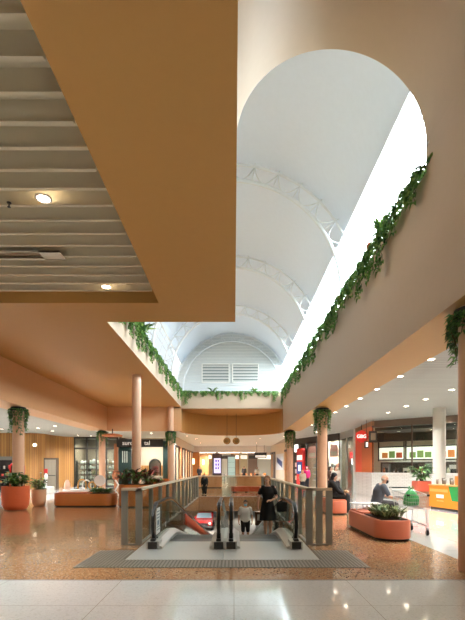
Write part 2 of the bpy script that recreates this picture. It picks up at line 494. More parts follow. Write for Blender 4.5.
# ------------------------------------------------------------------ skylight vault
VC = (-.125, 6.62); VR = 3.82; YV = 27.5
vx = lambda th, r: VC[0]+r*math.sin(th); vz = lambda th, r: VC[1]+r*math.cos(th)
th0 = math.radians(61.5); n = 40
b = MB()
aa = [-th0+2*th0*i/n for i in range(n+1)]
b.shell([(vx(q,VR), vz(q,VR)) for q in aa], [(vx(q,VR+.12), vz(q,VR+.12)) for q in aa], YT-.1, YV+.1)
struct(b.build('ceiling', vaultw, angle=40), 'white barrel vault lining of the skylight', 'vault')
# clerestory glazing and its bars
wn = 0
for sgn, nm in ((1, 'right'), (-1, 'left')):
    b = MB(); prof = [(VC[0]+sgn*VR, TOPZ-.02), (VC[0]+sgn*VR, VC[1])]
    for k in range(1, 9):
        a = PI/2-(PI/2-th0)*k/8; prof.append((VC[0]+sgn*VR*math.sin(a), VC[1]+VR*math.cos(a)))
    for i in range(len(prof)-1):
        (x0, z0), (x1, z1) = prof[i], prof[i+1]
        b.poly([(x0, YT, z0), (x0, YV, z0), (x1, YV, z1), (x1, YT, z1)])
    wn += 1; bar_m = mat('glazing_bar_grey', (200,206,210), .4)
    w = struct(b.build('window_%d' % wn, gl_sky), 'bright clerestory glazing along the %s of the vault' % nm, 'window')
    b = MB()
    for a in ((61.8, 69, 70.5) if sgn > 0 else (61.8, 66, 70.5, 80, 89)):
        a = math.radians(a)
        x = VC[0]+sgn*(VR-.02)*math.sin(a); z = VC[1]+(VR-.02)*math.cos(a)
        b.cyl((x, YT, z), (x, YV, z), .016, n=8)
    y = 14.6 if sgn > 0 else 9.6
    while y < YV:
        pts = [(VC[0]+sgn*(VR-.02)*math.sin(a), y, VC[1]+(VR-.02)*math.cos(a)) for a in [math.radians(q) for q in (62, 70, 80, 90)]]
        pts.append((VC[0]+sgn*(VR-.02), y, TOPZ))
        b.tube(pts, .018, 6); y += 5.2 if sgn > 0 else 1.3
    b.build('window_frame', bar_m, w)
# steel trusses
truss_m = mat('truss_white_steel', (206,213,219), .4)
for ti, y in enumerate((12.0, 17.2, 22.4, 27.2)):
    lbl = 'curved white lattice truss under the vault, %s from the viewer' % ORD[ti]
    t = thing('roof_truss', lbl, 'truss', (VC[0], y, TOPZ), 'arched trusses under the vault')
    ri_, ro_ = 3.24, 3.70
    arcp = lambda r, a0=-PI/2, a1=PI/2, m=48: [(vx(a0+(a1-a0)*i/m, r), y, vz(a0+(a1-a0)*i/m, r)) for i in range(m+1)]
    feet = lambda r: [(VC[0]-r, y, TOPZ-.02)] + arcp(r) + [(VC[0]+r, y, TOPZ-.02)]
    b = MB(); b.tube(feet(ri_), .055, 10); b.build('bottom_chord', truss_m, t, True)
    b = MB(); b.tube(feet(ro_), .038, 8); b.build('top_chord', truss_m, t, True)
    b = MB(); m = 16
    for i in range(m):
        a0 = -PI/2+PI*i/m; a1 = -PI/2+PI*(i+1)/m; am = (a0+a1)/2
        pts = []
        for q in range(9):
            u = q/8; a = a0+(a1-a0)*u; r = ri_+.04+(ro_-ri_-.06)*(1-math.sin(PI*u)**.8)
            pts.append((vx(a, r), y, vz(a, r)))
        b.tube(pts, .018, 6)
        b.cyl((vx(a0, ri_), y, vz(a0, ri_)), (vx(a0, ro_+.1), y, vz(a0, ro_+.1)), .016, n=6)
    b.build('lattice', truss_m, t, True)
# gable of white horizontal boards with two louvre panels
b = MB(); n = 48; z = TOPZ-.1; bh = .2
siding = mat('white_siding', (206,212,214), .5)
while z < VC[1]+VR:
    zt = min(z+bh, VC[1]+VR-.001); zm = max(zt, VC[1])
    half = math.sqrt(max(.01, VR**2-(max(z, VC[1])-VC[1])**2))
    b.prism([(VC[0]-half, YV+.04, z), (VC[0]-half, YV+.0, z), (VC[0]-half, YV+.07, zt), (VC[0]-half, YV+.12, zt)], (2*half, 0, 0))
    z += bh
struct(b.build('wall_front', siding), 'white boarded gable closing the far end of the vault', 'gable wall')
b = MB(); b.box(LX-.7, RX1, YV+.08, YV+.2, 5.5, 10.8)
struct(b.build('wall_front', white))
b = MB(); b.box(LX-.6, RX1, YE+.35, YV+.2, 5.55, 6.15); struct(b.build('ceiling', white))
louv_d = mat('louvre_shade_grey', (132,140,142), .5)
for i, (x0, x1, wd) in enumerate(((-2.15, -.3, 'left'), (-.12, 1.65, 'right'))):
    t = thing('louvre_vent', 'white louvre vent in the vault gable, the %s of the pair' % wd, 'vent', ((x0+x1)/2, YV, 7.05))
    z0, z1 = 7.15, 8.45
    b = MB(); b.box(x0, x1, YV-.03, YV+.02, z0, z0+.06); b.box(x0, x1, YV-.03, YV+.02, z1-.06, z1)
    b.box(x0, x0+.06, YV-.03, YV+.02, z0, z1); b.box(x1-.06, x1, YV-.03, YV+.02, z0, z1); b.build('frame', white, t)
    b = MB(); b.box(x0+.06, x1-.06, YV-.005, YV+.0, z0+.06, z1-.06); b.build('backing', louv_d, t)
    for q in range(6):
        zz = z0+.14+q*.2
        b = MB(); b.prism([(x0+.06, YV-.045, zz-.03), (x0+.06, YV-.04, zz-.04), (x0+.06, YV-.006, zz+.01), (x0+.06, YV-.012, zz+.02)], (x1-x0-.12, 0, 0)); b.build('slat', white, t)
# planter troughs: low kerbs the trailing plants sit behind
for tn, (nm, bx) in enumerate((('right', (RX0+.1, RX0+.5, YT+.05, YE)), ('left', (LX-.5, LX-.1, 9.95, YE)), ('far', (LX, RX0, YE+.06, YE+.33)))):
    b = MB(); b.box(*bx, TOPZ, TOPZ+.03)
    struct(b.build('trim_%d' % (tn+4), soil), 'soil strip of the planter ledge, %s side of the skylight' % nm, 'planter ledge')

# ------------------------------------------------------------------ columns
colp = mat('column_paint', (222,178,146), .38, coat=.2)
colw = mat('column_white', (226,222,212), .45)
def column(x, y, z1, lbl, r=.19, m=None):
    b = MB(); b.lathe([(r, 0), (r, z1)], (x, y, 0), 32)
    b.bm.normal_update()
    o = b.build('column', m or colp, angle=40); struct(o, lbl, 'column'); return o
column(3.47, 6.0, SZ, 'round blush column at the right edge of the view')
column(3.42, 16.0, SZ, 'round blush column on the right beside the balustrade end')
column(3.44, 25.4, SZ, 'farthest round blush column on the right')
column(-4.06, 17.2, PZ, 'tall round blush column rising to the left ceiling')
column(-4.0, 26.1, PZ, 'round blush column at the far left corner of the skylight')
column(-8.3, 15.9, 3.87, 'round blush column behind the big orange pot', .21)
column(-8.3, 26.0, 3.87, 'round blush column behind the orange planter bench', .2)
column(8.4, 16.9, 3.95, 'stout white column before the right-hand shop', .24, colw)
# ------------------------------------------------------------------ lamps
lamp_e = mat('lamp_diffuser', (255,244,226), .5, emit=(255,236,208), estr=22.)
lamp_ring = mat('lamp_ring', (236,232,224), .4)
def light_data(name, power, size, color=(1,.98,.95), spread=160):
    L = bpy.data.lights.new(name, 'AREA'); L.shape = 'DISK'; L.size = size; L.energy = power
    L.color = color; L.spread = math.radians(spread); return L
DL = {}
def downlight(x, y, z, label, power=30, r=.085, group='recessed ceiling downlights', key='warm', color=(1,.98,.95), up=None):
    k = (r,)
    if k not in DL:
        t = thing('ceiling_light', label, 'ceiling light', (x, y, z), group)
        b = MB(); b.lathe([(r+.025, 0), (r+.025, -.012), (r, -.016), (r, 0)], (0,0,0), 24); b.build('trim_ring', lamp_ring, t, True, local=True)
        b = MB(); b.lathe([(r-.004, 0), (r-.004, -.008)], (0,0,0), 24); b.build('diffuser', lamp_e, t, local=True)
        DL[k] = t
    else: t = dup(DL[k], (x, y, z), None, label, group)
    if power:
        ld = light_data('ceiling_lamp', power, r*1.8, (.96,1,1) if 'overhead boards' in label else color, 85 if 'overhead boards' in label else 128); lo = bpy.data.objects.new('ceiling_lamp', ld); COL.objects.link(lo)
        lo.location = (x, y, z-.03)
    return t
KD = 1.15; KL = 2.0; KO = .58
n = 0
for y in (7.5, 9.28, 11.0, 12.8, 14.5, 16.3, 18.1, 19.9, 21.7, 23.5):
    downlight(4.42, y, 3.95, 'small round downlight beside the right bulkhead, %s from the viewer' % ORD[n], 38*KD, group='downlights beside the right bulkhead'); n += 1
n = 0
for y in (9.4, 11.15, 12.9, 14.66, 16.3, 18.2):
    downlight(6.8, y, 3.95, 'round downlight in the middle row over the right walkway, %s from the viewer' % ORD[n], 60*KD, group='middle row of downlights on the right'); n += 1
for y, x, w in ((18.3, 9.55, 'in front of the takeaway shop, nearer one'), (20.2, 9.6, 'in front of the takeaway shop, farther one'), (13.5, 9.6, 'over the orange kiosk')):
    downlight(x, y-1.2 if y > 18 else y, 3.95, 'large round downlight ' + w, 60*KD, .13, 'large downlights on the right')
n = 0
for x, y in ((-12, 25.3), (-12, 27.3), (-14.6, 26), (-10.4, 17), (-10.4, 20.5), (-10.4, 24), (-13.5, 20)):
    downlight(x, y, 3.95, 'round downlight over the left walkway, %s %s' % (ORD[n], 'by the timber wall' if n < 3 else 'over the cream tiles'), 80*KL, .1, 'downlights over the left walkway'); n += 1
# two lamps in the boarded recess
downlight(-2.55, 5.53, 5.115, 'bright round downlight in the overhead boards, nearer one', 45*KO, .085, 'downlights in the overhead boards')
downlight(-2.54, 8.22, 5.115, 'bright round downlight in the overhead boards, one at the recess corner', 26*KO, .085, 'downlights in the overhead boards')
# out of view, behind and beside the viewer, the same rows go on
for i, (x, y) in enumerate(((6.8, 2.), (6.8, -3.), (9.6, 3.), (-10.4, 3.), (-10.4, -3.), (-10.4, 10.), (-14, 8.), (-14, 0.))):
    downlight(x, y, 3.95, 'round downlight beyond the edge of the view, %s of that run' % ORD[i], 60*KD, .1, 'downlights beyond the view')
for i, (x, y) in enumerate(((-3.0, -1.5), (-5.6, 2.4), (-5.2, 5.95))):
    downlight(x, y, 5.115, 'added downlight in the overhead boards beyond the view, %s of three' % ORD[i], 50*KO, .085, 'downlights in the overhead boards')  # unseen lamps added so the foreground tile comes out bright
for i, (x, y) in enumerate(((-3.2, 34.5), (-3.2, 40), (2.2, 34.5), (2.2, 40), (-.5, 37))):
    downlight(x, y, 3.95, 'downlight over the far court, %s of five' % ORD[i], 170*KD, .1, 'downlights over the far court')
for i, (x, y) in enumerate(((-5.8, 29.), (-3.6, 31.6), (5.6, 28.), (3.9, 32.))):
    downlight(x, y, 3.95, 'downlight before the inner shopfronts, %s of four' % ORD[i], 90*KD, .1, 'downlights before the inner shopfronts')
for i, (x, y) in enumerate(((-6, 14), (-6, 26), (0, 26), (5, 16), (5, 28), (-2, 36), (2, 44), (-6, 38))):
    downlight(x, y, -.735, 'downlight on the lower level ceiling, %s of eight' % ORD[i], 260*KD, .1, 'downlights of the lower level')
# small fittings in the boards
t = thing('sprinkler_head', 'small dark sprinkler head in the overhead boards left of the bright lamp', 'sprinkler', (-3.05, 5.6, 5.1))
b = MB(); b.lathe([(.03, 5.1), (.03, 5.09)], (-3.05, 5.6, 0), 12); b.build('plate', dark, t)
b = MB(); b.cyl((-3.05, 5.6, 5.09), (-3.05, 5.6, 5.04), .01, n=8); b.lathe([(.022, 5.04), (.022, 5.035)], (-3.05, 5.6, 0), 12); b.build('nozzle', dark, t)
t = thing('air_vent', 'flat slot air vent set in the overhead boards', 'vent', (-4.3, 6.98, 5.09))
b = MB(); b.box(-5.6, -2.9, 6.84, 6.87, 5.085, 5.105); b.box(-5.6, -2.9, 7.09, 7.12, 5.085, 5.105); b.box(-5.6, -5.56, 6.84, 7.12, 5.085, 5.105); b.box(-3.25, -2.9, 6.84, 7.12, 5.085, 5.105); b.build('frame', cream, t)
b = MB(); b.box(-5.56, -3.25, 6.87, 7.09, 5.10, 5.105); b.build('grille', mat('vent_grille', (120,100,74), .6), t)

# ------------------------------------------------------------------ balustrades
def balustrade(name, label, path, rail_z=1.11, step=1.15):
    """path of plan points; fins, glass panels and a continuous top rail"""
    t = thing(name, label, 'balustrade', (*path[0], 0))
    P2 = [V((*p, 0)) for p in path]
    b = MB(); b.sweep([p+V((0,0,rail_z-.02)) for p in P2], .10, .05, (0,0,1)) if False else None
    for i in range(len(P2)-1):
        a, c = P2[i], P2[i+1]; d = (c-a).normalized(); s = V((-d.y, d.x, 0))
        a2 = a-d*.05; c2 = c+d*.05
        b.prism([a2+s*.05+V((0,0,rail_z-.05)), a2-s*.05+V((0,0,rail_z-.05)), a2-s*.05+V((0,0,rail_z)), a2+s*.05+V((0,0,rail_z))], c2-a2)
    b.build('top_rail', rail_m, t)
    b = MB(); 
    for i in range(len(P2)-1):
        a, c = P2[i], P2[i+1]; d = (c-a).normalized(); s = V((-d.y, d.x, 0))
        b.prism([a+s*.03, a-s*.03, a-s*.03+V((0,0,.02)), a+s*.03+V((0,0,.02))], c-a)
    b.build('bottom_rail', fin_m, t)
    for i in range(len(P2)-1):
        a, c = P2[i], P2[i+1]; d = (c-a); L = d.length; d.normalize(); s = V((-d.y, d.x, 0))
        k = max(1, round(L/step)) if L > 1 else (2 if a.x > 0 else 1)
        for q in range(k+1):
            if q == 0 and i > 0: continue
            p = a+d*(L*q/k)
            b = MB(); w, h = (.045, .03) if L > 2 else (.065, .03)
            # flat fins stand across the run on long sides, along it on the short end
            u, v_ = (s, d) if L > 2 else (d, s)
            b.prism([p+u*w+v_*h/2, p-u*w+v_*h/2, p-u*w-v_*h/2, p+u*w-v_*h/2], (0,0,rail_z-.05))
            b.build('fin', fin_m, t)
        b = MB(); b.prism([a+s*.006+V((0,0,.06)), a-s*.006+V((0,0,.06)), a-s*.006+V((0,0,rail_z-.05)), a+s*.006+V((0,0,rail_z-.05))], c-a)
        b.build('glass_panel', gl_g, t)
    return t
balustrade('balustrade', 'long glazed balustrade with grey fins left of the walkways', [(-2.14, 8.08), (-1.86, 8.08), (-1.86, 20.9), (-1.0, 21.6)][:3])
balustrade('balustrade', 'glazed balustrade with grey fins right of the walkways', [(1.86, 8.08), (1.47, 8.08), (1.47, 21.6)])
balustrade('balustrade', 'clear balustrade across the far end of the opening', [(-1.86, 21.5), (1.47, 21.5)], step=1.6)

# ------------------------------------------------------------------ moving walkways (12 degree ramps)
TAN = .2126; YB0 = 9.66; YEND = 29.2
def rz(y): return 0. if y <= YB0-.6 else (-(y-YB0)*TAN if y >= YB0+.6 else -TAN*((y-YB0+.6)**2)/(2.4))
tread = mat('walkway_tread', (112,110,104), .45, .4)
deckm = mat('walkway_deck_steel', (208,206,200), .35, .5)
gl_w = glass('walkway_glass', (234,240,238), .10)
red_clad = mat('orange_red_cladding', (206,80,44), .45)
def walkway(label, xl, xr):
    t = thing('moving_walkway', label, 'moving walkway', ((xl+xr)/2, 8.7, 0))
    ys = [8.2+.25*i for i in range(int((YEND-8.2)/.25)+1)]
    # tread band with grooves running lengthwise
    b = MB(); x0, x1 = xl+.17, xr-.17
    prof = []; m = 22
    for i in range(m):
        xa = x0+(x1-x0)*i/m; xb = xa+(x1-x0)/m*.6; xc = x0+(x1-x0)*(i+1)/m
        prof += [(xa, 0), (xb, 0), (xb, -.012), (xc, -.012)]
    ring = lambda y: [V((x, y, rz(y)-.03+z)) for x, z in prof] + [V((x1, y, rz(y)-.14)), V((x0, y, rz(y)-.14))]
    b.loft([ring(y) for y in ys if y >= 8.7]); 
    for f in b.bm.faces: f.smooth = False
    b.build('tread_band', tread, t)
    b = MB(); b.box(x0, x1, 8.42, 8.74, -.05, .004)
    for i in range(26):
        xx = x0+(x1-x0)*(i+.25)/26
        b.box(xx, xx+.02, 8.72, 8.80, -.035, -.012)
    b.build('comb_plate', steel_d, t)
    for sx, xs in ((-1, xl), (1, xr)):
        xi = xs-sx*.0
        # decking skirt
        b = MB()
        yk = [7.66]+[y for y in ys if y > 7.7]
        R = []
        for y in yk:
            zt = rz(y)+.13 + (-.05 if y < 7.7 else 0)
            R.append([V((xs+sx*.11, y, rz(y)-.35)), V((xs-sx*.17, y, rz(y)-.35)), V((xs-sx*.17, y, rz(y)+.04)), V((xs-sx*.06, y, zt)), V((xs+sx*.06, y, zt)), V((xs+sx*.11, y, zt-.03))])
        b.loft(R)
        for f in b.bm.faces: f.smooth = False
        b.build('skirt_panel', deckm, t)
        # newel base
        b = MB(); b.box(xs-.085, xs+.085, 7.575, 7.66, .01, .14, bev=.01); b.build('newel_base', dark, t)
        b = MB(); b.box(xs-.115, xs+.115, 7.60, 7.95, 0, .15, bev=.01); b.build('newel_housing', deckm, t)
        # glass
        cy, cz, cr = 8.0, .45, .345
        low = [(y, rz(y)+.12) for y in ys if y >= 7.9]
        top = [(y, rz(y)+.84) for y in ys if y >= cy]
        cap = [(cy-cr*.95*math.sin(PI*q/12), cz-cr*.92*math.cos(PI*q/12)) for q in range(13)]
        outline = [(7.95, .12)] + cap[1:] + top[1:] + low[::-1][:-1]
        bb = MB(); a = [bb.bm.verts.new((xs-.006, y, z)) for y, z in outline]; c = [bb.bm.verts.new((xs+.006, y, z)) for y, z in outline]
        # strips: newel fan first, then quads along the run
        fan = [(7.95, .12)] + cap[1:] + [(cy+.02, .12)]
        bb.bm.clear()
        bb.prism([(xs-.006, y, z) for y, z in fan], (.012, 0, 0))
        ysr = [cy+.02]+[y for y in ys if y > cy+.1]
        R = [[V((xs-.006, y, rz(y)+.12)), V((xs+.006, y, rz(y)+.12)), V((xs+.006, y, rz(y)+.79)), V((xs-.006, y, rz(y)+.79))] for y in ysr]
        bb.loft(R)
        for f in bb.bm.faces: f.smooth = False
        bb.build('glass_panel', gl_w, t)
        # inner chrome rail and black belt
        def path(r, dz):
            P = [(7.98, .17)] if dz else [(7.98, .13)]
            P += [(cy-r*math.sin(PI*q/14), cz-r*math.cos(PI*q/14)) for q in range(0, 15)]
            P += [(y, rz(y)+cz+r) for y in ys if y > cy+.1]
            return [V((xs, y, z)) for y, z in P]
        b = MB(); b.sweep(path(.350, 0), .084, .040, (1,0,0)); b.build('rail_guide', chrome, t)
        b = MB(); b.sweep(path(.378, 1), .060, .036, (1,0,0)); b.build('handrail', black, t)
        b = MB(); b.box(xs-.045, xs+.045, 7.60, 7.75, .14, .19, bev=.015); b.build('handrail_inlet', dark, t)
    return t
wl = walkway('left moving walkway with black handrails sloping down', -1.50, -.285)
wr = walkway('right moving walkway with black handrails, woman in black on it', -.055, 1.15)
b = MB(); 
R = []
for y in [7.66]+[8.0+.5*i for i in range(43)]:
    R.append([V((-.20, y, rz(y)-.3)), V((-.14, y, rz(y)-.3)), V((-.14, y, rz(y)+.14)), V((-.20, y, rz(y)+.14))])
b.loft(R)
for f in b.bm.faces: f.smooth = False
b.build('centre_deck', white, wl)
b = MB()
R = []
for y in [12.5+.5*i for i in range(28)]:
    R.append([V((-1.484, y, rz(y)+.40)), V((-1.462, y, rz(y)+.40)), V((-1.462, y, rz(y)+.72)), V((-1.484, y, rz(y)+.72))])
b.loft(R)
o = b.build('side_panel', red_clad, wl)
o['label'] = 'orange red panel inside the lower left glass'

# landing plates, ribbed mat
plate = mat('landing_plate_steel', (206,206,200), .3, .35, noise=.04, nscale=20)
b = MB(); b.box(WX0, -.185, WY0, 8.44, -.1, .004, bev=.002); b.box(-.175, WX1, WY0, 8.44, -.1, .004, bev=.002)
struct(b.build('trim_2', plate), 'smooth steel landing plate before the moving walkways', 'landing plate')
matm = mat('tactile_strip', (150,142,128), .5, .3)
b = MB(); x = -2.42
mat_base = mat('mat_base', (112,104,92), .6, .2)
b.box(-2.42, 2.06, 6.2, 6.72, .0, .004, 1); b.box(-2.42, WX0-.01, 6.72, 7.5, 0, .004, 1); b.box(WX1+.01, 2.06, 6.72, 7.5, 0, .004, 1)
while x < 2.05:
    y1 = 7.5 if (x < WX0-.06 or x > WX1+.02) else 6.72
    b.box(x, x+.028, 6.2, y1, .003, .010, 0); x += .056
tag(b.build('entrance_mat', [matm, mat_base]), 'ribbed grey metal mat around the walkway landing', 'floor mat')
# inner lining of the opening
b = MB(); b.box(WX0, WX1, WY0, WY0+.05, -2.2, -.1); b.box(WX0, WX1, WY0+.05, 8.5, -.9, -.4)
struct(b.build('trim_3', steel_d), 'steel lining under the landing plate')
# stickers
sticker = mat('sticker_white', (240,240,236), .5)
def ring_sticker(x, y, z, lbl):
    t = thing('safety_sticker', lbl, 'sticker', (x, y-.01, z))
    b = MB(); b.lathe([(.055, -.002), (.055, .002), (.035, .002), (.035, -.002)], (0,0,0), 24); 
    bmesh.ops.rotate(b.bm, verts=b.bm.verts, cent=(0,0,0), matrix=Matrix.Rotation(PI/2, 3, 'Y')); b.build('ring', sticker, t, local=True)
    b = MB(); b.lathe([(.034, -.001), (.034, .001)], (0,0,0), 20)
    bmesh.ops.rotate(b.bm, verts=b.bm.verts, cent=(0,0,0), matrix=Matrix.Rotation(PI/2, 3, 'Y')); b.build('pictogram', dark, t, local=True)
ring_sticker(1.138, 8.1, .36, 'round white safety sticker on the right walkway glass')
ring_sticker(-1.488, 9.0, .28, 'round white safety sticker on the left walkway glass')
t = thing('safety_notice', 'white upright safety notice on the left walkway glass', 'notice', (-1.488, 8.02, .2))
b = MB(); b.box(-1.49, -1.486, 7.9, 8.3, .22, .72); b.build('panel', sticker, t)
b = MB()
for z in (.64, .58, .52, .34, .29): b.box(-1.486, -1.485, 7.95, 8.25, z, z+.02)
b.box(-1.486, -1.485, 8.0, 8.2, .38, .48); b.build('print', mat('print_blue_grey', (120,140,150), .6), t)

# ------------------------------------------------------------------ planting
def trail_mesh(seed, drop, spread, nst, size, upright=3):
    """foliage mesh and stem mesh hanging over an edge at the origin; -y is the open side"""
    R = random.Random(seed); fb, sb = MB(), MB()
    for s in range(nst):
        x = R.uniform(-spread, spread); L = drop*(R.uniform(.12, .4) if R.random() < .55 else R.uniform(.6, 1.1)*(1-.5*abs(x)/spread)); out = R.uniform(.06, .16)
        pts = [V((x, .16, .02)), V((x, .02, .14)), V((x+R.uniform(-.03,.03), -out, .05))]
        k = max(3, int(L/.09))
        for q in range(1, k+1):
            pts.append(V((x+R.uniform(-.05,.05), -out-R.uniform(-.03,.05), .05-L*q/k)))
        sb.tube(pts, .006, 5)
        for i in range(1, len(pts)):
            for side in (-1, 1, 1.2 if R.random() < .5 else -1.2):
                d = V((side*R.uniform(.4, 1.), -R.uniform(.2, .9), -R.uniform(.1, .8)))
                fb.leaf(pts[i], d, V((0, -.5, 1)), size*R.uniform(.9, 1.6), size*R.uniform(.7, .95), R.choice((0,0,0,1,2)), droop=.3)
    for s in range(upright*9):
        x = R.uniform(-spread, spread); a = R.uniform(0, 2*PI)
        d = V((math.cos(a), math.sin(a)-.3, R.uniform(.2, 1.2)))
        fb.leaf(V((x, R.uniform(-.05, .15), .03)), d, V((0,0,1)), size*R.uniform(1.2, 2.3), size*R.uniform(.5, .8), R.choice((0,1,1,2)), droop=.3)
    return fb, sb
def trail_proto(seed, drop, spread, nst, size, upright=3):
    fb, sb = trail_mesh(seed, drop, spread, nst, size, upright)
    f = fb.build('foliage', [leafA, leafB, leafC], None, local=True); s = sb.build('stem', stem_m, None, local=True)
    return f.data, s.data, f, s
protos = []
for i, a in enumerate(((1,1.05,.34,10,.13,3), (2,.7,.36,10,.12,5), (3,1.35,.28,9,.13,2), (4,.5,.40,9,.13,5), (5,.9,.34,11,.12,3))):
    fm, sm, fo, so = trail_proto(*a); protos.append((fm, sm)); bpy.data.objects.remove(fo); bpy.data.objects.remove(so)
def trailing(k, loc, rzz, label, group, sc=1.):
    t = thing('trailing_plant', label, 'plant', loc, group, rzz); t.scale = (sc,)*3
    for nm, me in (('foliage', protos[k][0]), ('stem', protos[k][1])):
        o = bpy.data.objects.new(nm, me); COL.objects.link(o); o.parent = t
    return t
ys = [6.95, 7.7, 8.35, 9.1, 9.7, 10.5, 11.3, 12.2, 13.1, 14.1, 15.2, 16.3, 17.4, 18.6, 19.9, 21.2, 22.5, 23.8, 25.2]
ks = [3, 1, 2, 0, 2, 1, 3, 0, 4, 1, 2, 0, 4, 2, 0, 1, 4, 0, 2]
for i, (y, k) in enumerate(zip(ys, ks)):
    trailing(k, (RX0-.02, y, TOPZ+.02), -PI/2, 'trailing plant spilling over the right bulkhead ledge, %s from the arched opening' % ORD[i], 'trailing plants along the right ledge', .82 if i < 5 else .9)
ys = [11.0, 11.9, 12.8, 13.8, 14.8, 15.9, 17.0, 18.2, 19.5, 20.8, 22.2, 23.6, 25.1]
ks = [1, 0, 4, 2, 0, 4, 1, 0, 2, 4, 0, 2, 4]
for i, (y, k) in enumerate(zip(ys, ks)):
    trailing(k, (LX+.02, y, TOPZ+.02), PI/2, 'trailing plant spilling over the left skylight ledge, %s from the dropped soffit' % ORD[i], 'trailing plants along the left ledge', .85)
xs = [-3.0, -2.45, -1.9, -1.4, -.9, -.4, .1, .6, 1.1, 1.6, 2.1, 2.6]
ks = [2, 3, 1, 3, 0, 3, 3, 0, 3, 3, 1, 2]
for i, (x, k) in enumerate(zip(xs, ks)):
    trailing(k, (x, YE-.02, TOPZ+.02), 0., 'trailing plant on the far skylight ledge, %s from its left corner' % ORD[i], 'trailing plants along the far ledge', .5 if k == 3 else (.62 if i % 3 else .8))
# taller leafy plants standing in the ledges
def broad(name, label, loc, seed, nl, L, W, group=None, spread=.05, mats=None, rise=(.5,1.6), stem_h=0., pot=None):
    R = random.Random(seed); t = thing(name, label, 'plant', loc, group)
    b = MB(); sb = MB()
    for i in range(nl):
        a = R.uniform(0, 2*PI); up = R.uniform(*rise); p = V((R.uniform(-spread, spread), R.uniform(-spread, spread), 0))
        h = R.uniform(.1, 1.)*stem_h; d = V((math.cos(a), math.sin(a), up)).normalized()
        q = p+V((d.x*.1, d.y*.1, .04+h)); sb.cyl(p, q, .008, n=5, caps=False)
        b.leaf(q, d, V((0,0,1)), L*R.uniform(.7,1.2), W*R.uniform(.8,1.2), R.choice((0,1,1,2)), droop=.22)
    b.build('foliage', mats or [leafA, leafB, leafC], t, local=True); sb.build('stem', stem_m, t, local=True)
    return t
broad('leafy_plant', 'broad leaved plant standing up on the left skylight ledge', (LX+.02, 14.9, TOPZ+.03), 5, 26, .62, .18)
broad('leafy_plant', 'long leaved fern near the arched opening on the right ledge', (RX0+.0, 8.6, TOPZ+.03), 6, 22, .34, .09)
broad('leafy_plant', 'dark spiky plant on the far ledge left of centre', (-1.35, YE+.05, TOPZ+.03), 7, 20, .42, .10)
broad('leafy_plant', 'dark spiky plant on the far ledge right of centre', (1.3, YE+.05, TOPZ+.03), 8, 20, .42, .10)
b = MB(); b.lathe([(.02, 0), (.075, .06), (.085, .13), (.06, .19), (.02, .21)], (RX0+.02, 9.55, TOPZ+.20), 20)
tag(b.build('terracotta_ball', mat('rust_clay', (150,76,48), .6), None, True), 'rust brown clay ball among the plants on the right ledge', 'ornament')
# rings of ferns round the column heads
def column_plants(x, y, z, r, label, k=5, drop=1.0, seed=0):
    t = thing('hanging_planter', label, 'hanging plant', (x, y, z), 'planters round the column heads')
    R = random.Random(seed)
    b = MB(); b.lathe([(r+.02, -.16), (r+.06, -.16), (r+.06, -.02), (r+.02, -.02)], (0,0,0), 24); b.build('planter_ring', dark, t, True, local=True)
    fb = MB(); sb = MB()
    for s in range(34):
        a = 2*PI*s/34+R.uniform(-.1,.1); L = drop*R.choice((.3,.5,.7,1.))*R.uniform(.8,1.1); rr = r+.07
        pts = [V((rr*math.cos(a), rr*math.sin(a), -.1))]
        kk = max(3, int(L/.1))
        for q in range(1, kk+1):
            r2 = r+.05+.02*math.sin(q)+R.uniform(-.02,.03); aa = a+R.uniform(-.1,.1)
            pts.append(V((r2*math.cos(aa), r2*math.sin(aa), -.1-L*q/kk)))
        sb.tube(pts, .006, 5)
        for p in pts:
            for q in range(3):
                d = V((math.cos(a)+R.uniform(-.9,.9), math.sin(a)+R.uniform(-.9,.9), R.uniform(-.9,.35)))
                fb.leaf(p, d, V((0,0,1)), R.uniform(.07,.15), R.uniform(.05,.08), R.choice((0,1,1,0)), droop=.25)
    fb.build('foliage', [leafA, leafB, leafC], t, local=True); sb.build('stem', stem_m, t, local=True)
column_plants(3.47, 6.0, SZ-.02, .19, 'trailing fern round the head of the near right column', drop=.62, seed=1)
column_plants(3.42, 16.0, SZ-.02, .19, 'trailing fern round the head of the second right column', drop=.85, seed=2)
column_plants(3.44, 25.4, SZ-.02, .19, 'trailing fern round the head of the farthest right column', drop=.9, seed=3)
column_plants(-4.0, 26.1, 3.85, .19, 'trailing fern round the column at the skylight left corner', drop=.8, seed=4)
column_plants(-8.3, 15.9, 3.85, .21, 'trailing fern round the column behind the orange pot', drop=.85, seed=5)
column_plants(-8.3, 26.0, 3.85, .20, 'trailing fern round the column behind the planter bench', drop=.8, seed=6)

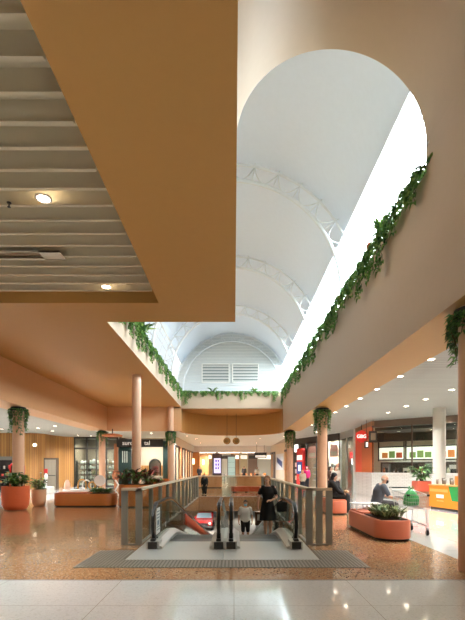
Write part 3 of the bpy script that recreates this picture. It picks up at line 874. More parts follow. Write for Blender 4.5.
# potted plants
def pot(name, label, x, y, r, h, m, plant_seed, group=None, nl=46, L=.5, W=.15):
    t = thing(name, label, 'potted plant', (x, y, 0), group)
    b = MB(); b.lathe([(r*.62, 0), (r*.80, .03), (r*.95, h*.22), (r, h*.42), (r, h), (r-.04, h), (r-.04, h-.07)], (0,0,0), 40, caps=True); b.build('pot', m, t, True, 50, local=True)
    b = MB(); b.lathe([(r-.05, h-.09), (r-.05, h-.07)], (0,0,0), 24); b.build('soil', soil, t, local=True)
    R = random.Random(plant_seed); b = MB(); sb = MB()
    for i in range(nl):
        a = R.uniform(0, 2*PI); rr = R.uniform(0, r*.6); hh = R.uniform(.15, .75)*L*1.8
        p = V((rr*math.cos(a), rr*math.sin(a), h-.07)); q = p+V((math.cos(a)*.15*hh, math.sin(a)*.15*hh, hh+.05))
        sb.cyl(p, q, .01, n=5, caps=False)
        for s in range(3):
            a2 = a+R.uniform(-1.4,1.4); d = V((math.cos(a2), math.sin(a2), R.uniform(-.1,.9)))
            b.leaf(q-V((0,0,.05*s)), d, V((0,0,1)), L*R.uniform(.5,.9), W*R.uniform(.8,1.2), R.choice((0,1,1,0,2)), droop=.2)
    b.build('foliage', [leafA, leafB, leafC], t, local=True); sb.build('stem', stem_m, t, local=True)
    return t
pot('potted_plant', 'large rounded orange pot of leafy plants on the left', -7.85, 14.85, .46, .85, mat('orange_pot', (214,102,58), .5), 21, nl=46, L=.36, W=.14)
pot('potted_plant', 'smaller beige pot with plant behind the orange pot', -7.72, 16.35, .27, .66, beige_p, 22, nl=28, L=.30, W=.11)

def stadium(cx, cy, hx, hy, r, n=12):
    pts = []
    for (sx, sy, a0) in ((1,1,0), (-1,1,PI/2), (-1,-1,PI), (1,-1,3*PI/2)):
        for i in range(n+1):
            a = a0+PI/2*i/n; pts.append((cx+sx*(hx-r)+r*math.cos(a), cy+sy*(hy-r)+r*math.sin(a)))
    return pts
def planter_bench(label, cx, cy, hx, hy, r, h, m, well, seat=None, plants=None, seed=0, group=None):
    """rounded planter with a kick recess, a planting well (rect x0,x1,y0,y1) and a seat lid"""
    t = thing('planter_bench', label, 'planter bench', (cx, cy, 0), group)
    sc = lambda k, z: [V((cx+(x-cx)+math.copysign(0,1), y, z)) for x, y in stadium(cx, cy, hx-k, hy-k, max(.02, r-k))]
    b = MB(); b.loft([sc(.05, 0), sc(.05, .05)], 1); b.loft([sc(.0, .05), sc(0, h-.02), sc(.015, h)], 0, True)
    for f in b.bm.faces: f.smooth = abs(f.normal.z) < .5
    b.build('shell', [m, dark], t, angle=40)
    x0, x1, y0, y1 = well
    b = MB(); b.box(x0, x1, y0, y1, h, h+.012, 0); b.build('soil', soil, t)
    if seat:
        b = MB(); b.box(*seat, h, h+.035, bev=.008); b.build('seat_lid', mat('seat_timber_'+str(seed), (196,112,78), .5), t)
    return t
def succulents(prefix, cat_label, cells, seed, group, L=.3, W=.06, nl=26, rise=(.6,1.8), z=.43, mats=None, labels=None):
    for i, (x, y) in enumerate(cells):
        broad(prefix, labels[i], (x, y, z), seed+i, nl, L, W, group, .05, mats, rise)
suc = [mat('succulent_green', (132,150,96), .45, noise=.2), mat('succulent_dark', (84,110,66), .45), mat('succulent_pale', (176,186,128), .45)]
planter_bench('terracotta planter bench with spiky succulents before the seated man', 3.32, 9.62, .38, 1.24, .34, .42, terra, (3.05, 3.6, 8.55, 9.7), (3.02, 3.62, 9.78, 10.7), seed=1)
cells = [(3.2, 8.75), (3.45, 8.72), (3.18, 9.05), (3.46, 9.02), (3.2, 9.35), (3.46, 9.32), (3.33, 8.9), (3.33, 9.55)]
succulents('spiky_succulent', '', cells, 40, 'succulents in the terracotta planter', .26, .06, 26, (.7,2.4), mats=suc, labels=['spiky succulent in the terracotta planter bench, %s from its near end' % ORD[i] for i in range(len(cells))])
planter_bench('terracotta planter bench the woman in black sits on', 3.32, 14.35, .34, 1.2, .3, .45, terra, (3.1, 3.54, 14.5, 15.4), (3.05, 3.6, 13.3, 14.4), seed=2)
planter_bench('long orange planter bench on the left with low plants', -5.85, 16.35, 1.2, .46, .4, .50, orange_p, (-5.6, -4.85, 16.05, 16.65), (-6.95, -5.7, 15.98, 16.72), seed=3)
cells = [(-5.45, 16.2), (-5.2, 16.45), (-5.0, 16.2), (-5.45, 16.55)]
succulents('low_shrub', '', cells, 60, 'low shrubs in the left planter bench', .30, .10, 30, (.1,1.2), .51, labels=['low green shrub in the left orange planter bench, %s from the seat' % ORD[i] for i in range(len(cells))])
planter_bench('tall orange planter beside the left balustrade with reddish plants', -3.45, 16.1, 1.0, .52, .45, .86, orange_p, (-4.2, -2.8, 15.75, 16.45), seed=4)
bromel = [leafB, mat('plum_leaf', (96,52,44), .45, noise=.3), leafA]
cells = [(-4.2, 15.85), (-3.9, 16.3), (-3.72, 15.8), (-3.42, 16.2), (-3.2, 15.8), (-2.92, 16.2)]
for i, (x, y) in enumerate(cells):
    broad('cordyline', 'reddish leaved plant in the tall orange planter, %s from the left' % ORD[i], (x, y, .87), 80+i, 34, (.40 if i < 4 else .26), .11, 'plants in the tall orange planter', .1, bromel, (.3, 1.6), .35 if i < 4 else .05)
# ------------------------------------------------------------------ left: timber wall, lift, sconce
def wall_run(pts, z0, z1, th=.12, out=None):
    b = MB()
    for i in range(len(pts)-1):
        a, c = V((*pts[i], z0)), V((*pts[i+1], z0)); d = (c-a).normalized(); s = V((-d.y, d.x, 0))*th
        b.prism([a, c, c+s, a+s], (0, 0, z1-z0))
    return b
struct(wall_run([(XL, 28.9), (-14.3, 28.9), (-13.9, 29.1), (-13.6, 29.8), (-13.5, 31.2), (-13.2, 32.2), (-12.62, 32.6)], 0, 3.95).build('wall_left', timber_wall, angle=50), 'timber boarded wall at the far left', 'wall')
steel_lift = mat('lift_door_steel', (150,140,126), .35, .6)
# lift set on the wall's angled stretch
def P(px, y): return (px-234)*y/F
t = thing('lift', 'grey steel lift doors with dark frame in the timber wall', 'lift', (-13.0, 28.6, 0))
lx0, lx1 = P(43.5, 28.6), P(57, 28.6)
b = MB(); b.box(lx0, lx1, 28.62, 28.89, 0, 2.2); b.build('frame', mat('lift_frame', (70,54,42), .5), t)
for i, (a, c) in enumerate(((lx0+.09, (lx0+lx1)/2-.01), ((lx0+lx1)/2+.01, lx1-.09))):
    b = MB(); b.box(a, c, 28.58, 28.63, .02, 2.08); b.build('door', steel_lift, t)
b = MB(); b.box(lx0+.1, lx1-.1, 28.53, 28.58, .95, 1.0); b.build('rail', dark, t)
t = thing('wall_lamp', 'small round glowing lamp high on the timber wall', 'wall lamp', (P(35, 28.8), 28.85, 3.0))
b = MB(); b.cyl((P(35,28.8), 28.9, 3.1), (P(35,28.8), 28.80, 3.1), .12, n=20); b.build('plate', lamp_ring, t)
b = MB(); b.ball((P(35,28.8), 28.74, 3.1), .11); b.build('globe', mat('globe_glow', (255,240,215), .5, emit=(255,236,205), estr=6.), t)
# shopfront at the very left edge behind the pots
red = mat('signal_red', (198,34,36), .45)
t = thing('shop_display', 'dark shop opening with red goods low in the timber wall', 'shop display', (-16.0, 28.7, 0))
b = MB(); b.box(-16.7, -14.75, 28.78, 28.9, 0, 2.05); b.build('backing', mat('shop_dark', (40,34,32), .6), t)
b = MB(); b.box(-16.7, -14.75, 28.70, 28.8, 2.05, 2.3); b.build('header', mat('shop_grey', (120,116,108), .6), t)
for k in range(3):
    b = MB(); b.box(-16.65, -14.8, 28.5, 28.8, .4+.5*k, .44+.5*k); b.build('shelf', dark, t)
R = random.Random(4)
for k in range(14):
    x = -16.55+.12*k; z = .44+.5*(k % 3)
    b = MB(); b.box(x, x+.09, 28.52, 28.65, z, z+R.uniform(.15,.3), bev=.01)
    tag(b.build('boxed_goods', mat('goods_%d' % (k % 4), [(190,60,50),(200,190,180),(60,70,90),(170,120,60)][k % 4], .5)), 'small boxed goods on shelves in the shop opening far left', 'boxed goods', 'goods in the far left shop opening')
t = thing('poster_stand', 'red framed display stand behind the orange pot', 'display stand', (-8.85, 16.9, 0))
b = MB(); b.tube([(-9.15, 16.9, .0), (-9.15, 16.9, 1.58), (-9.1, 16.9, 1.64), (-8.65, 16.9, 1.64), (-8.6, 16.9, 1.58), (-8.6, 16.9, 0)], .05, 10); b.build('frame', red, t)
b = MB(); b.box(-9.1, -8.65, 16.88, 16.92, .5, 1.58); b.build('panel', mat('stand_panel', (64,58,54), .4), t)
b = MB(); b.box(-9.2, -8.55, 16.7, 17.1, 0, .03); b.build('base', red, t)
# sanitiser stand by lift
t = thing('sanitiser_stand', 'white pedestal stand with bottle before the lift', 'stand', (P(46, 24), 24, 0))
x = P(46, 24)
b = MB(); b.box(x-.38, x+.38, 23.7, 24.3, 0, .42, bev=.04); b.build('base', mat('stand_white', (226,224,218), .4), t)
b = MB(); b.cyl((x, 24, .42), (x, 24, .85), .07, n=14); b.build('post', chrome, t)
b = MB(); b.lathe([(.09, .85), (.1, 1.05), (.06, 1.15), (.03, 1.2)], (x, 24, 0), 16); b.build('bottle', white, t, True)
b = MB(); b.box(x-.1, x+.1, 23.96, 24.0, 1.2, 1.45); b.build('notice', red, t)
t = thing('glass_rail', 'low clear glass screen beside the white pedestal stand', 'screen', (P(42,24.5), 24.6, 0))
b = MB(); b.box(P(40,24.6), P(41.5,24.6), 24.58, 24.62, 0, 1.2); b.build('panel', gl_g, t)
b = MB(); b.box(P(40,24.6), P(41.5,24.6), 24.57, 24.63, 1.2, 1.24); b.build('rail', steel, t)

# ------------------------------------------------------------------ left: homeware shopfront
SY = 32.6
frame_d = mat('shopfront_dark_frame', (38,34,30), .45)
shop_back = mat('shop_back_wall', (112,98,80), .6)
t = thing('shopfront', 'dark framed glass shopfront with shelves of white homewares', 'shopfront', (P(97, SY), SY, 0))
x0, x1 = P(74, SY), P(118, SY)
b = MB()
for px in (74.5, 87, 96.5, 106.5, 117.5): b.box(P(px,SY)-.04, P(px,SY)+.04, SY-.06, SY+.06, 0, 3.95)
for z in (3.05, 3.9): b.box(x0, x1, SY-.05, SY+.05, z-.07, z+.07)
b.box(x0, x1, SY-.05, SY+.05, 0, .12); b.build('frame', frame_d, t)
b = MB(); b.box(x0, x1, SY-.005, SY+.005, .1, 3.9); b.build('glass_panel', gl, t)
b = MB(); b.box(x0-.3, x1+.3, SY+3.0, SY+3.1, 0, 3.95); struct(b.build('wall_back', shop_back), 'back wall of the homeware shop')
b = MB(); b.box(x0-.3, x0-.2, SY, SY+3, 0, 3.95); b.box(x1+.1, x1+.2, SY, SY+3, 0, 3.95); struct(b.build('wall_left', shop_back))
t = thing('display_shelf', 'dark stepped display shelving behind the homeware shop glass', 'shelf', (P(97,SY), SY+.6, 0))
for k in range(4):
    b = MB(); b.box(x0+.2, x1-.2, SY+.35, SY+.8, .55+.42*k, .58+.42*k); b.build('shelf_board', frame_d, t)
for px in (77, 90, 103, 115):
    b = MB(); b.box(P(px,SY+.6)-.02, P(px,SY+.6)+.02, SY+.36, SY+.79, 0, 2.1); b.build('upright', frame_d, t)
R = random.Random(9)
vase = [mat('vase_white', (236,232,222), .35), mat('vase_tan', (196,164,126), .5), mat('vase_olive', (120,120,84), .5)]
cell = [[(.10,0),(.14,.10),(.13,.2),(.06,.26),(.07,.30)], [(.08,0),(.16,.06),(.17,.2),(.15,.22)], [(.12,0),(.13,.25),(.09,.30),(.10,.33)], [(.05,0),(.15,.13),(.05,.27)]]
homes = []
for i, pr in enumerate(cell):
    for j, m in enumerate(vase):
        b = MB(); b.lathe(pr, (0,0,0), 16); o = b.build('homeware', m, None, True, local=True); me = o.data; bpy.data.objects.remove(o); homes.append((j, me))
for k in range(5):
    n_ = 9
    for q in range(n_):
        x = x0+.45+(x1-x0-.9)*q/(n_-1)+R.uniform(-.05,.05); z = (.58+.42*k) if k < 4 else 0.02
        jj = R.choice((0,0,0,0,1,2)); j, me = R.choice([h for h in homes if h[0] == jj])
        o = bpy.data.objects.new('homeware', me); COL.objects.link(o); o.location = (x, SY+.55, z); o.scale = (1, 1, R.uniform(.8,1.1))
        tag(o, 'pale homeware vessel on the dark shelves behind the left shop glass', 'homeware', 'homewares on the dark shelves')
for i, x in enumerate((-11.8, -10.8, -9.8)):
    ld = light_data('shop_lamp', 170, .3); lo = bpy.data.objects.new('shop_lamp', ld); COL.objects.link(lo); lo.location = (x, SY+1.2, 3.8)
    downlight(x, SY-1.4, 3.95, 'downlight before the homeware shop, %s from the left' % ORD[i], 90*KD, .1, 'downlights before the homeware shop')
# display pieces before it
t = thing('display_table', 'long low white display table behind the orange planter bench', 'table', (P(83,21), 21, 0))
b = MB(); b.box(P(65,21), P(101,21), 20.7, 21.3, .30, .42, bev=.01); b.build('tabletop', white, t)
for px in (68, 84, 98):
    b = MB(); b.box(P(px,21)-.06, P(px,21)+.06, 20.8, 21.2, 0, .3); b.build('leg', mat('table_leg_tan', (190,160,126), .5), t)
b = MB(); b.lathe([(.14, .42), (.16, .50), (.14, .72), (.07, .88), (.03, .90)], (P(67.2,21), 21, 0), 20)
tag(b.build('table_lamp', mat('blush_lamp', (236,196,172), .4), None, True), 'small blush tapered lamp at left end of white table', 'lamp')
gold = mat('gold_metal', (200,150,80), .3, .8)
for i, (px, w, h) in enumerate(((82, .20, .55), (86.5, .2, .48))):
    x = P(px, 21.1); b = MB(); b.tube([(x-w, 21.1, .42)]+[(x-w*math.cos(PI*q/12), 21.1, .42+h*.5+w*1.1*math.sin(PI*q/12)) for q in range(13)]+[(x+w, 21.1, .42)], .035, 8)
    tag(b.build('arch_ornament', [gold, white][i], None, True), ['gold arch ornament standing on the white display table', 'white arch ornament standing on the white display table'][i], 'ornament')
b = MB(); x = P(92, 21.0); b.tube([(x+.17*math.cos(2*PI*q/24), 21.0, .62+.17*math.sin(2*PI*q/24)) for q in range(24)], .04, 8, closed=True)
tag(b.build('ring_ornament', gold, None, True), 'round gold ring ornament on the white display table', 'ornament')
t = thing('disc_stand', 'white round disc on a slim stand at the table end', 'display stand', (P(99.8, 20.4), 20.4, 0))
x = P(99.8, 20.4)
b = MB(); b.cyl((x, 20.36, .88), (x, 20.44, .88), .27, n=32); b.build('disc', white, t, angle=40)
b = MB(); b.cyl((x, 20.42, 0), (x, 20.42, .7), .025, n=10); b.lathe([(.18, 0), (.18, .02)], (x, 20.42, 0), 20); b.build('stand', gold, t)
# bright loops beside it
t = thing('loop_sculpture', 'slim copper and white looped stand before the teal shop', 'ornament', (P(116, 22), 22, 0))
x = P(116, 22); b = MB(); b.tube([(x+.16*math.cos(2*PI*q/20), 22, 1.12+.24*math.sin(2*PI*q/20)) for q in range(20)], .04, 8, closed=True); b.build('upper_loop', mat('copper', (200,120,84), .35, .7), t, True)
b = MB(); b.tube([(x-.05, 22, .88), (x+.12, 22, .6), (x-.05, 22, .3), (x+.15, 22, .02)], .05, 8); b.build('lower_curve', white, t, True)

# round timber canopy discs
t = thing('ceiling_disc', 'round timber disc canopy beside the column head on the left', 'ceiling feature', (P(112.5, 25.0), 25.0, 3.5))
b = MB(); x = P(112.5, 25.); b.lathe([(.35, 3.56), (.58, 3.50), (.60, 3.44), (.56, 3.40), (.0+.01, 3.38)], (x, 25.0, 0), 40); b.build('disc', mat('timber_disc', (164,98,52), .5), t, True, 40)
b = MB(); b.cyl((x, 25, 3.55), (x, 25, 3.87), .03, n=10); b.build('rod', dark, t)

# ------------------------------------------------------------------ left: teal shopfront
TY = 30.5
teal = mat('teal_paint', (44,72,70), .45); teal_d = mat('teal_dark', (34,48,50), .5)
t = thing('shopfront', 'dark teal fluted shopfront with a lettered sign band', 'shopfront', (P(145,TY), TY, 0))
b = MB()
for i in range(12):
    x = P(119.2, TY)+i*.075; b.cyl((x, TY, 0), (x, TY, 3.2), .036, n=10)
b.box(P(118.5,TY), P(131,TY), TY+.03, TY+.2, 0, 3.2); b.build('fluted_panel', teal, t)
b = MB()
for i in range(6):
    x = P(163.5, TY)+i*.09; b.cyl((x, TY, 0), (x, TY, 3.5), .042, n=10)
b.box(P(163,TY), P(171.5,TY), TY+.03, TY+.35, 0, 3.5); b.build('side_panel', teal, t)
b = MB(); b.box(P(117,TY), P(163,TY), TY-.1, TY+.2, 3.05, 3.62); b.build('sign_band', frame_d, t)
letters = mat('sign_letters_pale', (222,222,214), .4, emit=(232,230,222), estr=.3)
text_mesh('sign_letters', 'surco', .44, letters, t, (P(129.5,TY), TY-.12, 3.33), depth=.02, bold=.003)
text_mesh('sign_letters', 'tal', .44, letters, t, (P(147.5,TY), TY-.12, 3.33), depth=.02, bold=.003)
strip = mat('light_strip', (226,232,226), .4, emit=(220,232,226), estr=.25)
for i in range(3):
    b = MB(); x = P(122.5+2.1*i, TY-.1); b.box(x-.03, x+.03, TY-.07, TY-.04, 1.9, 2.75); b.build('light_strip', strip, t)
b = MB(); b.box(P(114,TY), P(117.5,TY), TY, TY+.25, 0, 3.3); b.build('timber_jamb', mat('copper_timber', (160,98,60), .5), t)
shop_cream = mat('shop_cream_wall', (184,174,152), .6)
b = MB(); b.box(P(131,TY)-.3, P(171,TY), TY+3.4, TY+3.5, 0, 3.95); struct(b.build('wall_back', shop_cream), 'cream back wall of the teal shop')
b = MB(); b.box(P(131,TY)-.2, P(171,TY), TY+2.9, TY+3.38, 0, 1.7); b.build('x', timber_wall)
o = bpy.context.scene.objects['x']; o.name = 'wall_unit'; tag(o, 'timber boarded counter unit along the back of the teal shop', 'counter')
t = thing('arch_mirror', 'round topped mirror standing inside the teal shop', 'mirror', (P(155,TY), TY+1.2, 0))
x = P(155, TY+1.2); w = .42
arcm = lambda w, z0: [(x-w, 0, z0)]+[(x-w*math.cos(PI*q/16), 0, 1.75+w*math.sin(PI*q/16)) for q in range(17)]+[(x+w, 0, z0)]
b = MB(); b.tube([(a, TY+1.2, c) for a, _, c in arcm(w, .1)], .05, 8); b.build('frame', dark, t, True)
b = MB(); b.prism([(a, TY+1.22, c) for a, _, c in arcm(w-.02, .12)], (0, .03, 0)); b.build('glass', mat('mirror', (205,208,204), .06, 1.), t)
b = MB(); b.box(P(139,TY), P(168,TY), TY+.6, TY+1.1, 0, .9, bev=.02); tag(b.build('shop_counter', shop_cream), 'pale counter inside the teal shop', 'counter')
# orange chairs seen over the rail
def cafe_chair(loc, rz_, label, group):
    t = thing('cafe_chair', label, 'chair', loc, group, rz_)
    om = mat('chair_orange', (206,116,58), .45)
    b = MB(); b.box(-.21, .21, -.2, .2, .44, .48, bev=.015); b.build('seat', om, t, local=True)
    b = MB()
    pts = [(-.21*math.cos(PI*q/10)*1.0, .17+.06*math.sin(PI*q/10), 0) for q in range(11)]
    for q in range(10):
        p, c = V(pts[q]), V(pts[q+1]); b.prism([p+V((0,0,.62)), c+V((0,0,.62)), c+V((0,.02,.62)), p+V((0,.02,.62))], (0, 0, .26))
    b.build('backrest', om, t, local=True)
    for sx in (-1, 1):
        for sy in (-1, 1):
            b = MB(); b.cyl((sx*.17, sy*.16, .44), (sx*.2, sy*.2+.0, 0), .014, .012, 8); b.build('leg', dark, t, local=True)
        b = MB(); b.cyl((sx*.19, .18, .46), (sx*.2, .2, .7), .012, n=8); b.build('back_post', dark, t, local=True)
    return t
c0 = None
for i, px in enumerate((149.5, 155, 160.5, 166)):
    loc = (P(px, 22.5+.6*i), 22.5+.6*i, 0); lbl = 'orange cafe chair in a row behind the left balustrade, %s from the left' % ORD[i]
    c0 = cafe_chair(loc, PI, lbl, 'orange chairs behind the left balustrade') if i == 0 else dup(c0, loc, PI, lbl)
for i, px in enumerate((141, 148, 156)):
    ld = light_data('shop_lamp', 70, .3); lo = bpy.data.objects.new('shop_lamp', ld); COL.objects.link(lo); lo.location = (P(px, TY+1.8), TY+1.8, 3.8)

# ------------------------------------------------------------------ centre: shops down the mall
mall = mat('mall_shop_wall', (204,196,180), .55)
b = wall_run([(-4.6, 30.7), (-4.6, 46)], 0, 3.95, -.12); struct(b.build('wall_left', mall), 'cream shopfront wall down the left of the far court', 'wall')
for i in range(7):
    y = 31.5+2.*i
    t = thing('shop_window', 'tall framed window in the far left shop row, %s from the viewer' % ORD[i], 'shop window', (-4.44, y+.8, 0), 'windows of the far left shop row')
    b = MB(); b.box(-4.48, -4.40, y, y+.1, 0, 3.2); b.box(-4.48, -4.40, y+1.5, y+1.6, 0, 3.2); b.box(-4.48, -4.40, y, y+1.6, 3.1, 3.25); b.build('frame', [frame_d, timber_wall][i % 2], t)
    b = MB(); b.box(-4.48, -4.45, y+.1, y+1.5, 0.1, 3.1); b.build('pane', mat('lit_window_%d' % (i % 3), [(232,214,180),(196,150,100),(240,232,214)][i % 3], .3, emit=(255,226,186), estr=[.25,.0,.3][i % 3]), t)
b = wall_run([(4.2, 46), (5.14, 35.4)], 0, 3.95, -.12); struct(b.build('wall_right', mall), 'cream wall on the right of the far court', 'wall')
b = MB(); b.box(-4.6, 4.2, 46, 46.3, 3.25, 3.95); struct(b.build('wall_front', white), 'pale bulkhead across the far court', 'bulkhead')
b = MB(); b.box(-9, -4.6, 46, 46.2, 0, 3.95); b.box(4.2, 9, 46, 46.2, 0, 3.95); struct(b.build('wall_front', mall))
# bright strip lamps beyond the bulkhead
for i, (x, w) in enumerate(((-3.2, 1.05), (-.6, 1.3), (1.9, 1.0))):
    t = thing('strip_light', 'long bright strip light in the far court ceiling, %s from the left' % ORD[i], 'ceiling light', (x, 48.5, 3.3), 'strip lights of the far court')
    b = MB(); b.box(x-w, x+w, 48.2, 48.9, 3.30, 3.36); b.build('housing', white, t)
    b = MB(); b.box(x-w+.05, x+w-.05, 48.25, 48.85, 3.285, 3.30); b.build('diffuser', mat('strip_glow', (255,250,240), .5, emit=(255,246,232), estr=5.), t)
    b = MB(); b.cyl((x-w*.7, 48.55, 3.36), (x-w*.7, 48.55, 3.95), .01, n=6); b.cyl((x+w*.7, 48.55, 3.36), (x+w*.7, 48.55, 3.95), .01, n=6); b.build('hanger', steel_d, t)
    ld = light_data('far_lamp', 320, 1.2, (1,.99,.97)); lo = bpy.data.objects.new('far_lamp', ld); COL.objects.link(lo); lo.location = (x, 48.5, 3.27)
# back wall panels of the far court at Y=56
BY = 56.
cols = [(190,140,92), (228,214,188), (206,164,112), (120,96,80), (232,222,202), (176,128,84), (214,190,150), (150,120,100), (236,226,208)]
xs = [-6.2, -4.9, -3.9, -2.9, -1.9, -.4, .8, 1.9, 3.2, 5.2]
for i in range(9):
    t = thing('shop_frontage', 'far shop frontage panel, %s from the left of the court end wall' % ORD[i], 'shop frontage', ((xs[i]+xs[i+1])/2, BY, 0), 'shop frontages at the court end')
    b = MB(); b.box(xs[i], xs[i+1]-.06, BY-.1, BY+.1, 0, 3.6); b.build('panel', mat('far_panel_%d' % i, cols[i], .5), t)
    b = MB(); b.box(xs[i]+.1, xs[i+1]-.16, BY-.16, BY-.1, 2.75, 3.2); b.build('header', mat('far_header_%d' % (i % 3), [(236,232,222), (70,58,48), (246,240,226)][i % 3], .5, emit=(255,244,224), estr=[.8,.0,1.6][i % 3]), t)
for i, (px, y) in enumerate(((203.2, 50.), (193.5, 44.5))):
    t = thing('wall_lamp', ['glowing wall lamp on the timber panel left of the lilac screen', 'glowing wall lamp at the far left shop corner'][i], 'wall lamp', (P(px, y), y, 0))
    x = P(px, y)
    b = MB(); b.box(x-.75, x+.65, y, y+.15, 0, 3.2); b.build('panel', mat('timber_panel_far', (186,126,72), .5), t)
    b = MB(); b.box(x-.1, x+.1, y-.1, y, 1.9, 2.5); b.build('shade', mat('shade_glow', (255,232,190), .5, emit=(255,222,170), estr=4.), t)
t = thing('directory_screen', 'tall dark directory stand with a lilac lit screen', 'screen', (P(217.3, 45.), 45., 0))
x = P(217.3, 45.)
b = MB(); b.box(x-.48, x+.48, 44.95, 45.1, 0, 3.0, bev=.03); b.build('case', mat('screen_case', (92,80,86), .5), t)
b = MB(); b.box(x-.36, x+.36, 44.92, 44.95, .95, 2.55); b.build('screen', mat('lilac_screen', (206,206,240), .4, emit=(206,206,244), estr=1.2), t)
b = MB()
for r in range(3):
    for c in range(2): b.box(x-.22+.26*c, x-.04+.26*c, 44.905, 44.92, 1.35+.4*r, 1.6+.4*r)
b.build('tiles', mat('screen_tiles', (112,96,150), .5, emit=(120,104,168), estr=.6), t)
# glazed display cabinet
t = thing('display_cabinet', 'tall pale glass display cabinet standing in the far court', 'display cabinet', (P(231.5, 33.), 33., 0))
x = P(231.5, 33.)
b = MB(); b.box(x-.32, x+.32, 32.7, 33.3, 0, .75); b.build('base', mat('cabinet_base', (196,190,178), .5), t)
b = MB()
for sx in (-1, 1):
    for sy in (-1, 1): b.box(x+sx*.30-.02, x+sx*.30+.02, 33+sy*.28-.02, 33+sy*.28+.02, .75, 2.45)
b.box(x-.33, x+.33, 32.7, 33.3, 2.4, 2.5); b.build('frame', steel_d, t)
b = MB(); b.box(x-.29, x+.29, 32.73, 33.27, .78, 2.4); b.build('glazing', gl_g, t)
b = MB(); b.box(x-.28, x+.28, 33.2, 33.24, .78, 2.4); b.build('back_panel', mat('cabinet_back', (206,224,222), .4, emit=(214,234,232), estr=.5), t)
for k in range(3):
    b = MB(); b.box(x-.27, x+.27, 32.8, 33.2, 1.1+.42*k, 1.12+.42*k); b.build('shelf', gl_w, t)
# peach counters
ctr = mat('counter_peach', (218,164,118), .45)
for i, (p0, p1, y, col) in enumerate(((197, 222, 31., ctr), (237, 266, 31.3, ctr))):
    t = thing('counter', ['long peach panelled counter left of the glass cabinet', 'long peach panelled counter right of the glass cabinet'][i], 'counter', ((P(p0,y)+P(p1,y))/2, y, 0))
    x0, x1 = P(p0, y), P(p1, y)
    b = MB(); b.box(x0, x1, y, y+.6, .06, .86); b.build('body', col, t)
    b = MB(); b.box(x0-.04, x1+.04, y-.05, y+.65, .86, .91, bev=.01); b.build('worktop', mat('counter_top_cream', (234,220,196), .4), t)
    b = MB(); b.box(x0+.05, x1-.05, y+.05, y+.55, 0, .06); b.build('plinth', dark, t)
    for k in range(3):
        b = MB(); xx = x0+(x1-x0)*(k+.08)/3; b.box(xx, xx+(x1-x0)*.28, y-.015, y, .12, .8); b.build('front_panel', col, t)
# curved low bench
t = thing('curved_bench', 'low red orange curved bench beyond the opening', 'bench', (P(247,25.5), 25.5, 0))
cx_, cy_ = P(247, 25.5), 24.3
b = MB(); pts = []
A = [math.radians(60+60*q/16) for q in range(17)]
inn = [(cx_+1.55*math.cos(a)*1.0, cy_+1.2*math.sin(a), .05) for a in A]; outr = [(cx_+1.95*math.cos(a), cy_+1.75*math.sin(a), .05) for a in A]
for q in range(16): b.prism([inn[q], inn[q+1], outr[q+1], outr[q]], (0,0,.30))
b.build('seat', mat('bench_red_orange', (206,88,54), .45), t)
b = MB()
for q in (1, 8, 15): b.cyl(((inn[q][0]+outr[q][0])/2, (inn[q][1]+outr[q][1])/2, 0), ((inn[q][0]+outr[q][0])/2, (inn[q][1]+outr[q][1])/2, .05), .12, n=12)
b.build('foot', dark, t)
# hanging round rattan discs
for i, px in enumerate((227, 236.2)):
    y = 29.0; x = P(px, y); z = 1.5+27*y/F
    t = thing('pendant_lamp', 'round woven pendant hanging in the far court, the %s of two' % ('left', 'right')[i], 'pendant lamp', (x, y, z))
    b = MB(); b.ball((x, y, z), .25, sc=(1,1,.95)); b.build('shade', mat('woven_rattan', (142,112,60), .7, noise=.3, nscale=20, bump=.6, bscale=30), t)
    b = MB(); b.tube([(x+.17*math.cos(2*PI*q/20), y-.19, z+.17*math.sin(2*PI*q/20)) for q in range(20)], .02, 6, closed=True); b.build('rim', gold, t)
    b = MB(); b.cyl((x, y, z+.22), (x, y, 5.3 if y < 29.5 else 3.9), .012, n=6); b.build('cord', dark, t)
# tv and pictures on the right white wall
t = thing('menu_screen', 'dark hanging menu screen at the end of the far court', 'screen', (P(260.5, 44), 44, 2.5))
x = P(260.5, 44); z = 1.5+(468-456)*44/F
b = MB(); b.box(x-.65, x+.65, 43.95, 44.05, 2.55, 3.15); b.build('case', dark, t)
b = MB(); b.box(x-.55, x+.55, 43.93, 43.95, 2.62, 2.85); b.build('display', mat('screen_white', (226,224,214), .4, emit=(236,232,220), estr=.7), t)
b = MB(); b.cyl((x-.4, 44, 3.15), (x-.4, 44, 3.95), .02, n=8); b.cyl((x+.4, 44, 3.15), (x+.4, 44, 3.95), .02, n=8); b.build('bracket', steel_d, t)
t = thing('framed_poster', 'blue and white framed picture on the right court wall', 'picture', (4.45, 40.5, 1.4))
def on_wall(y, off=.14): 
    u = (y-35.4)/(46-35.4); return 5.14+(4.2-5.14)*u-off
b = MB(); b.prism([(on_wall(39.), 39., 1.3), (on_wall(42.5), 42.5, 1.3), (on_wall(42.5), 42.5, 2.9), (on_wall(39.), 39., 2.9)], (-.04, 0, 0)); b.build('canvas', mat('picture_pale', (206,216,226), .5), t)
b = MB(); b.prism([(on_wall(39.4, .18), 39.4, 1.5), (on_wall(42., .18), 42., 2.1), (on_wall(42., .18), 42., 2.6), (on_wall(39.4, .18), 39.4, 2.1)], (-.01, 0, 0)); b.build('blue_shape', mat('picture_blue', (34,58,110), .5), t)
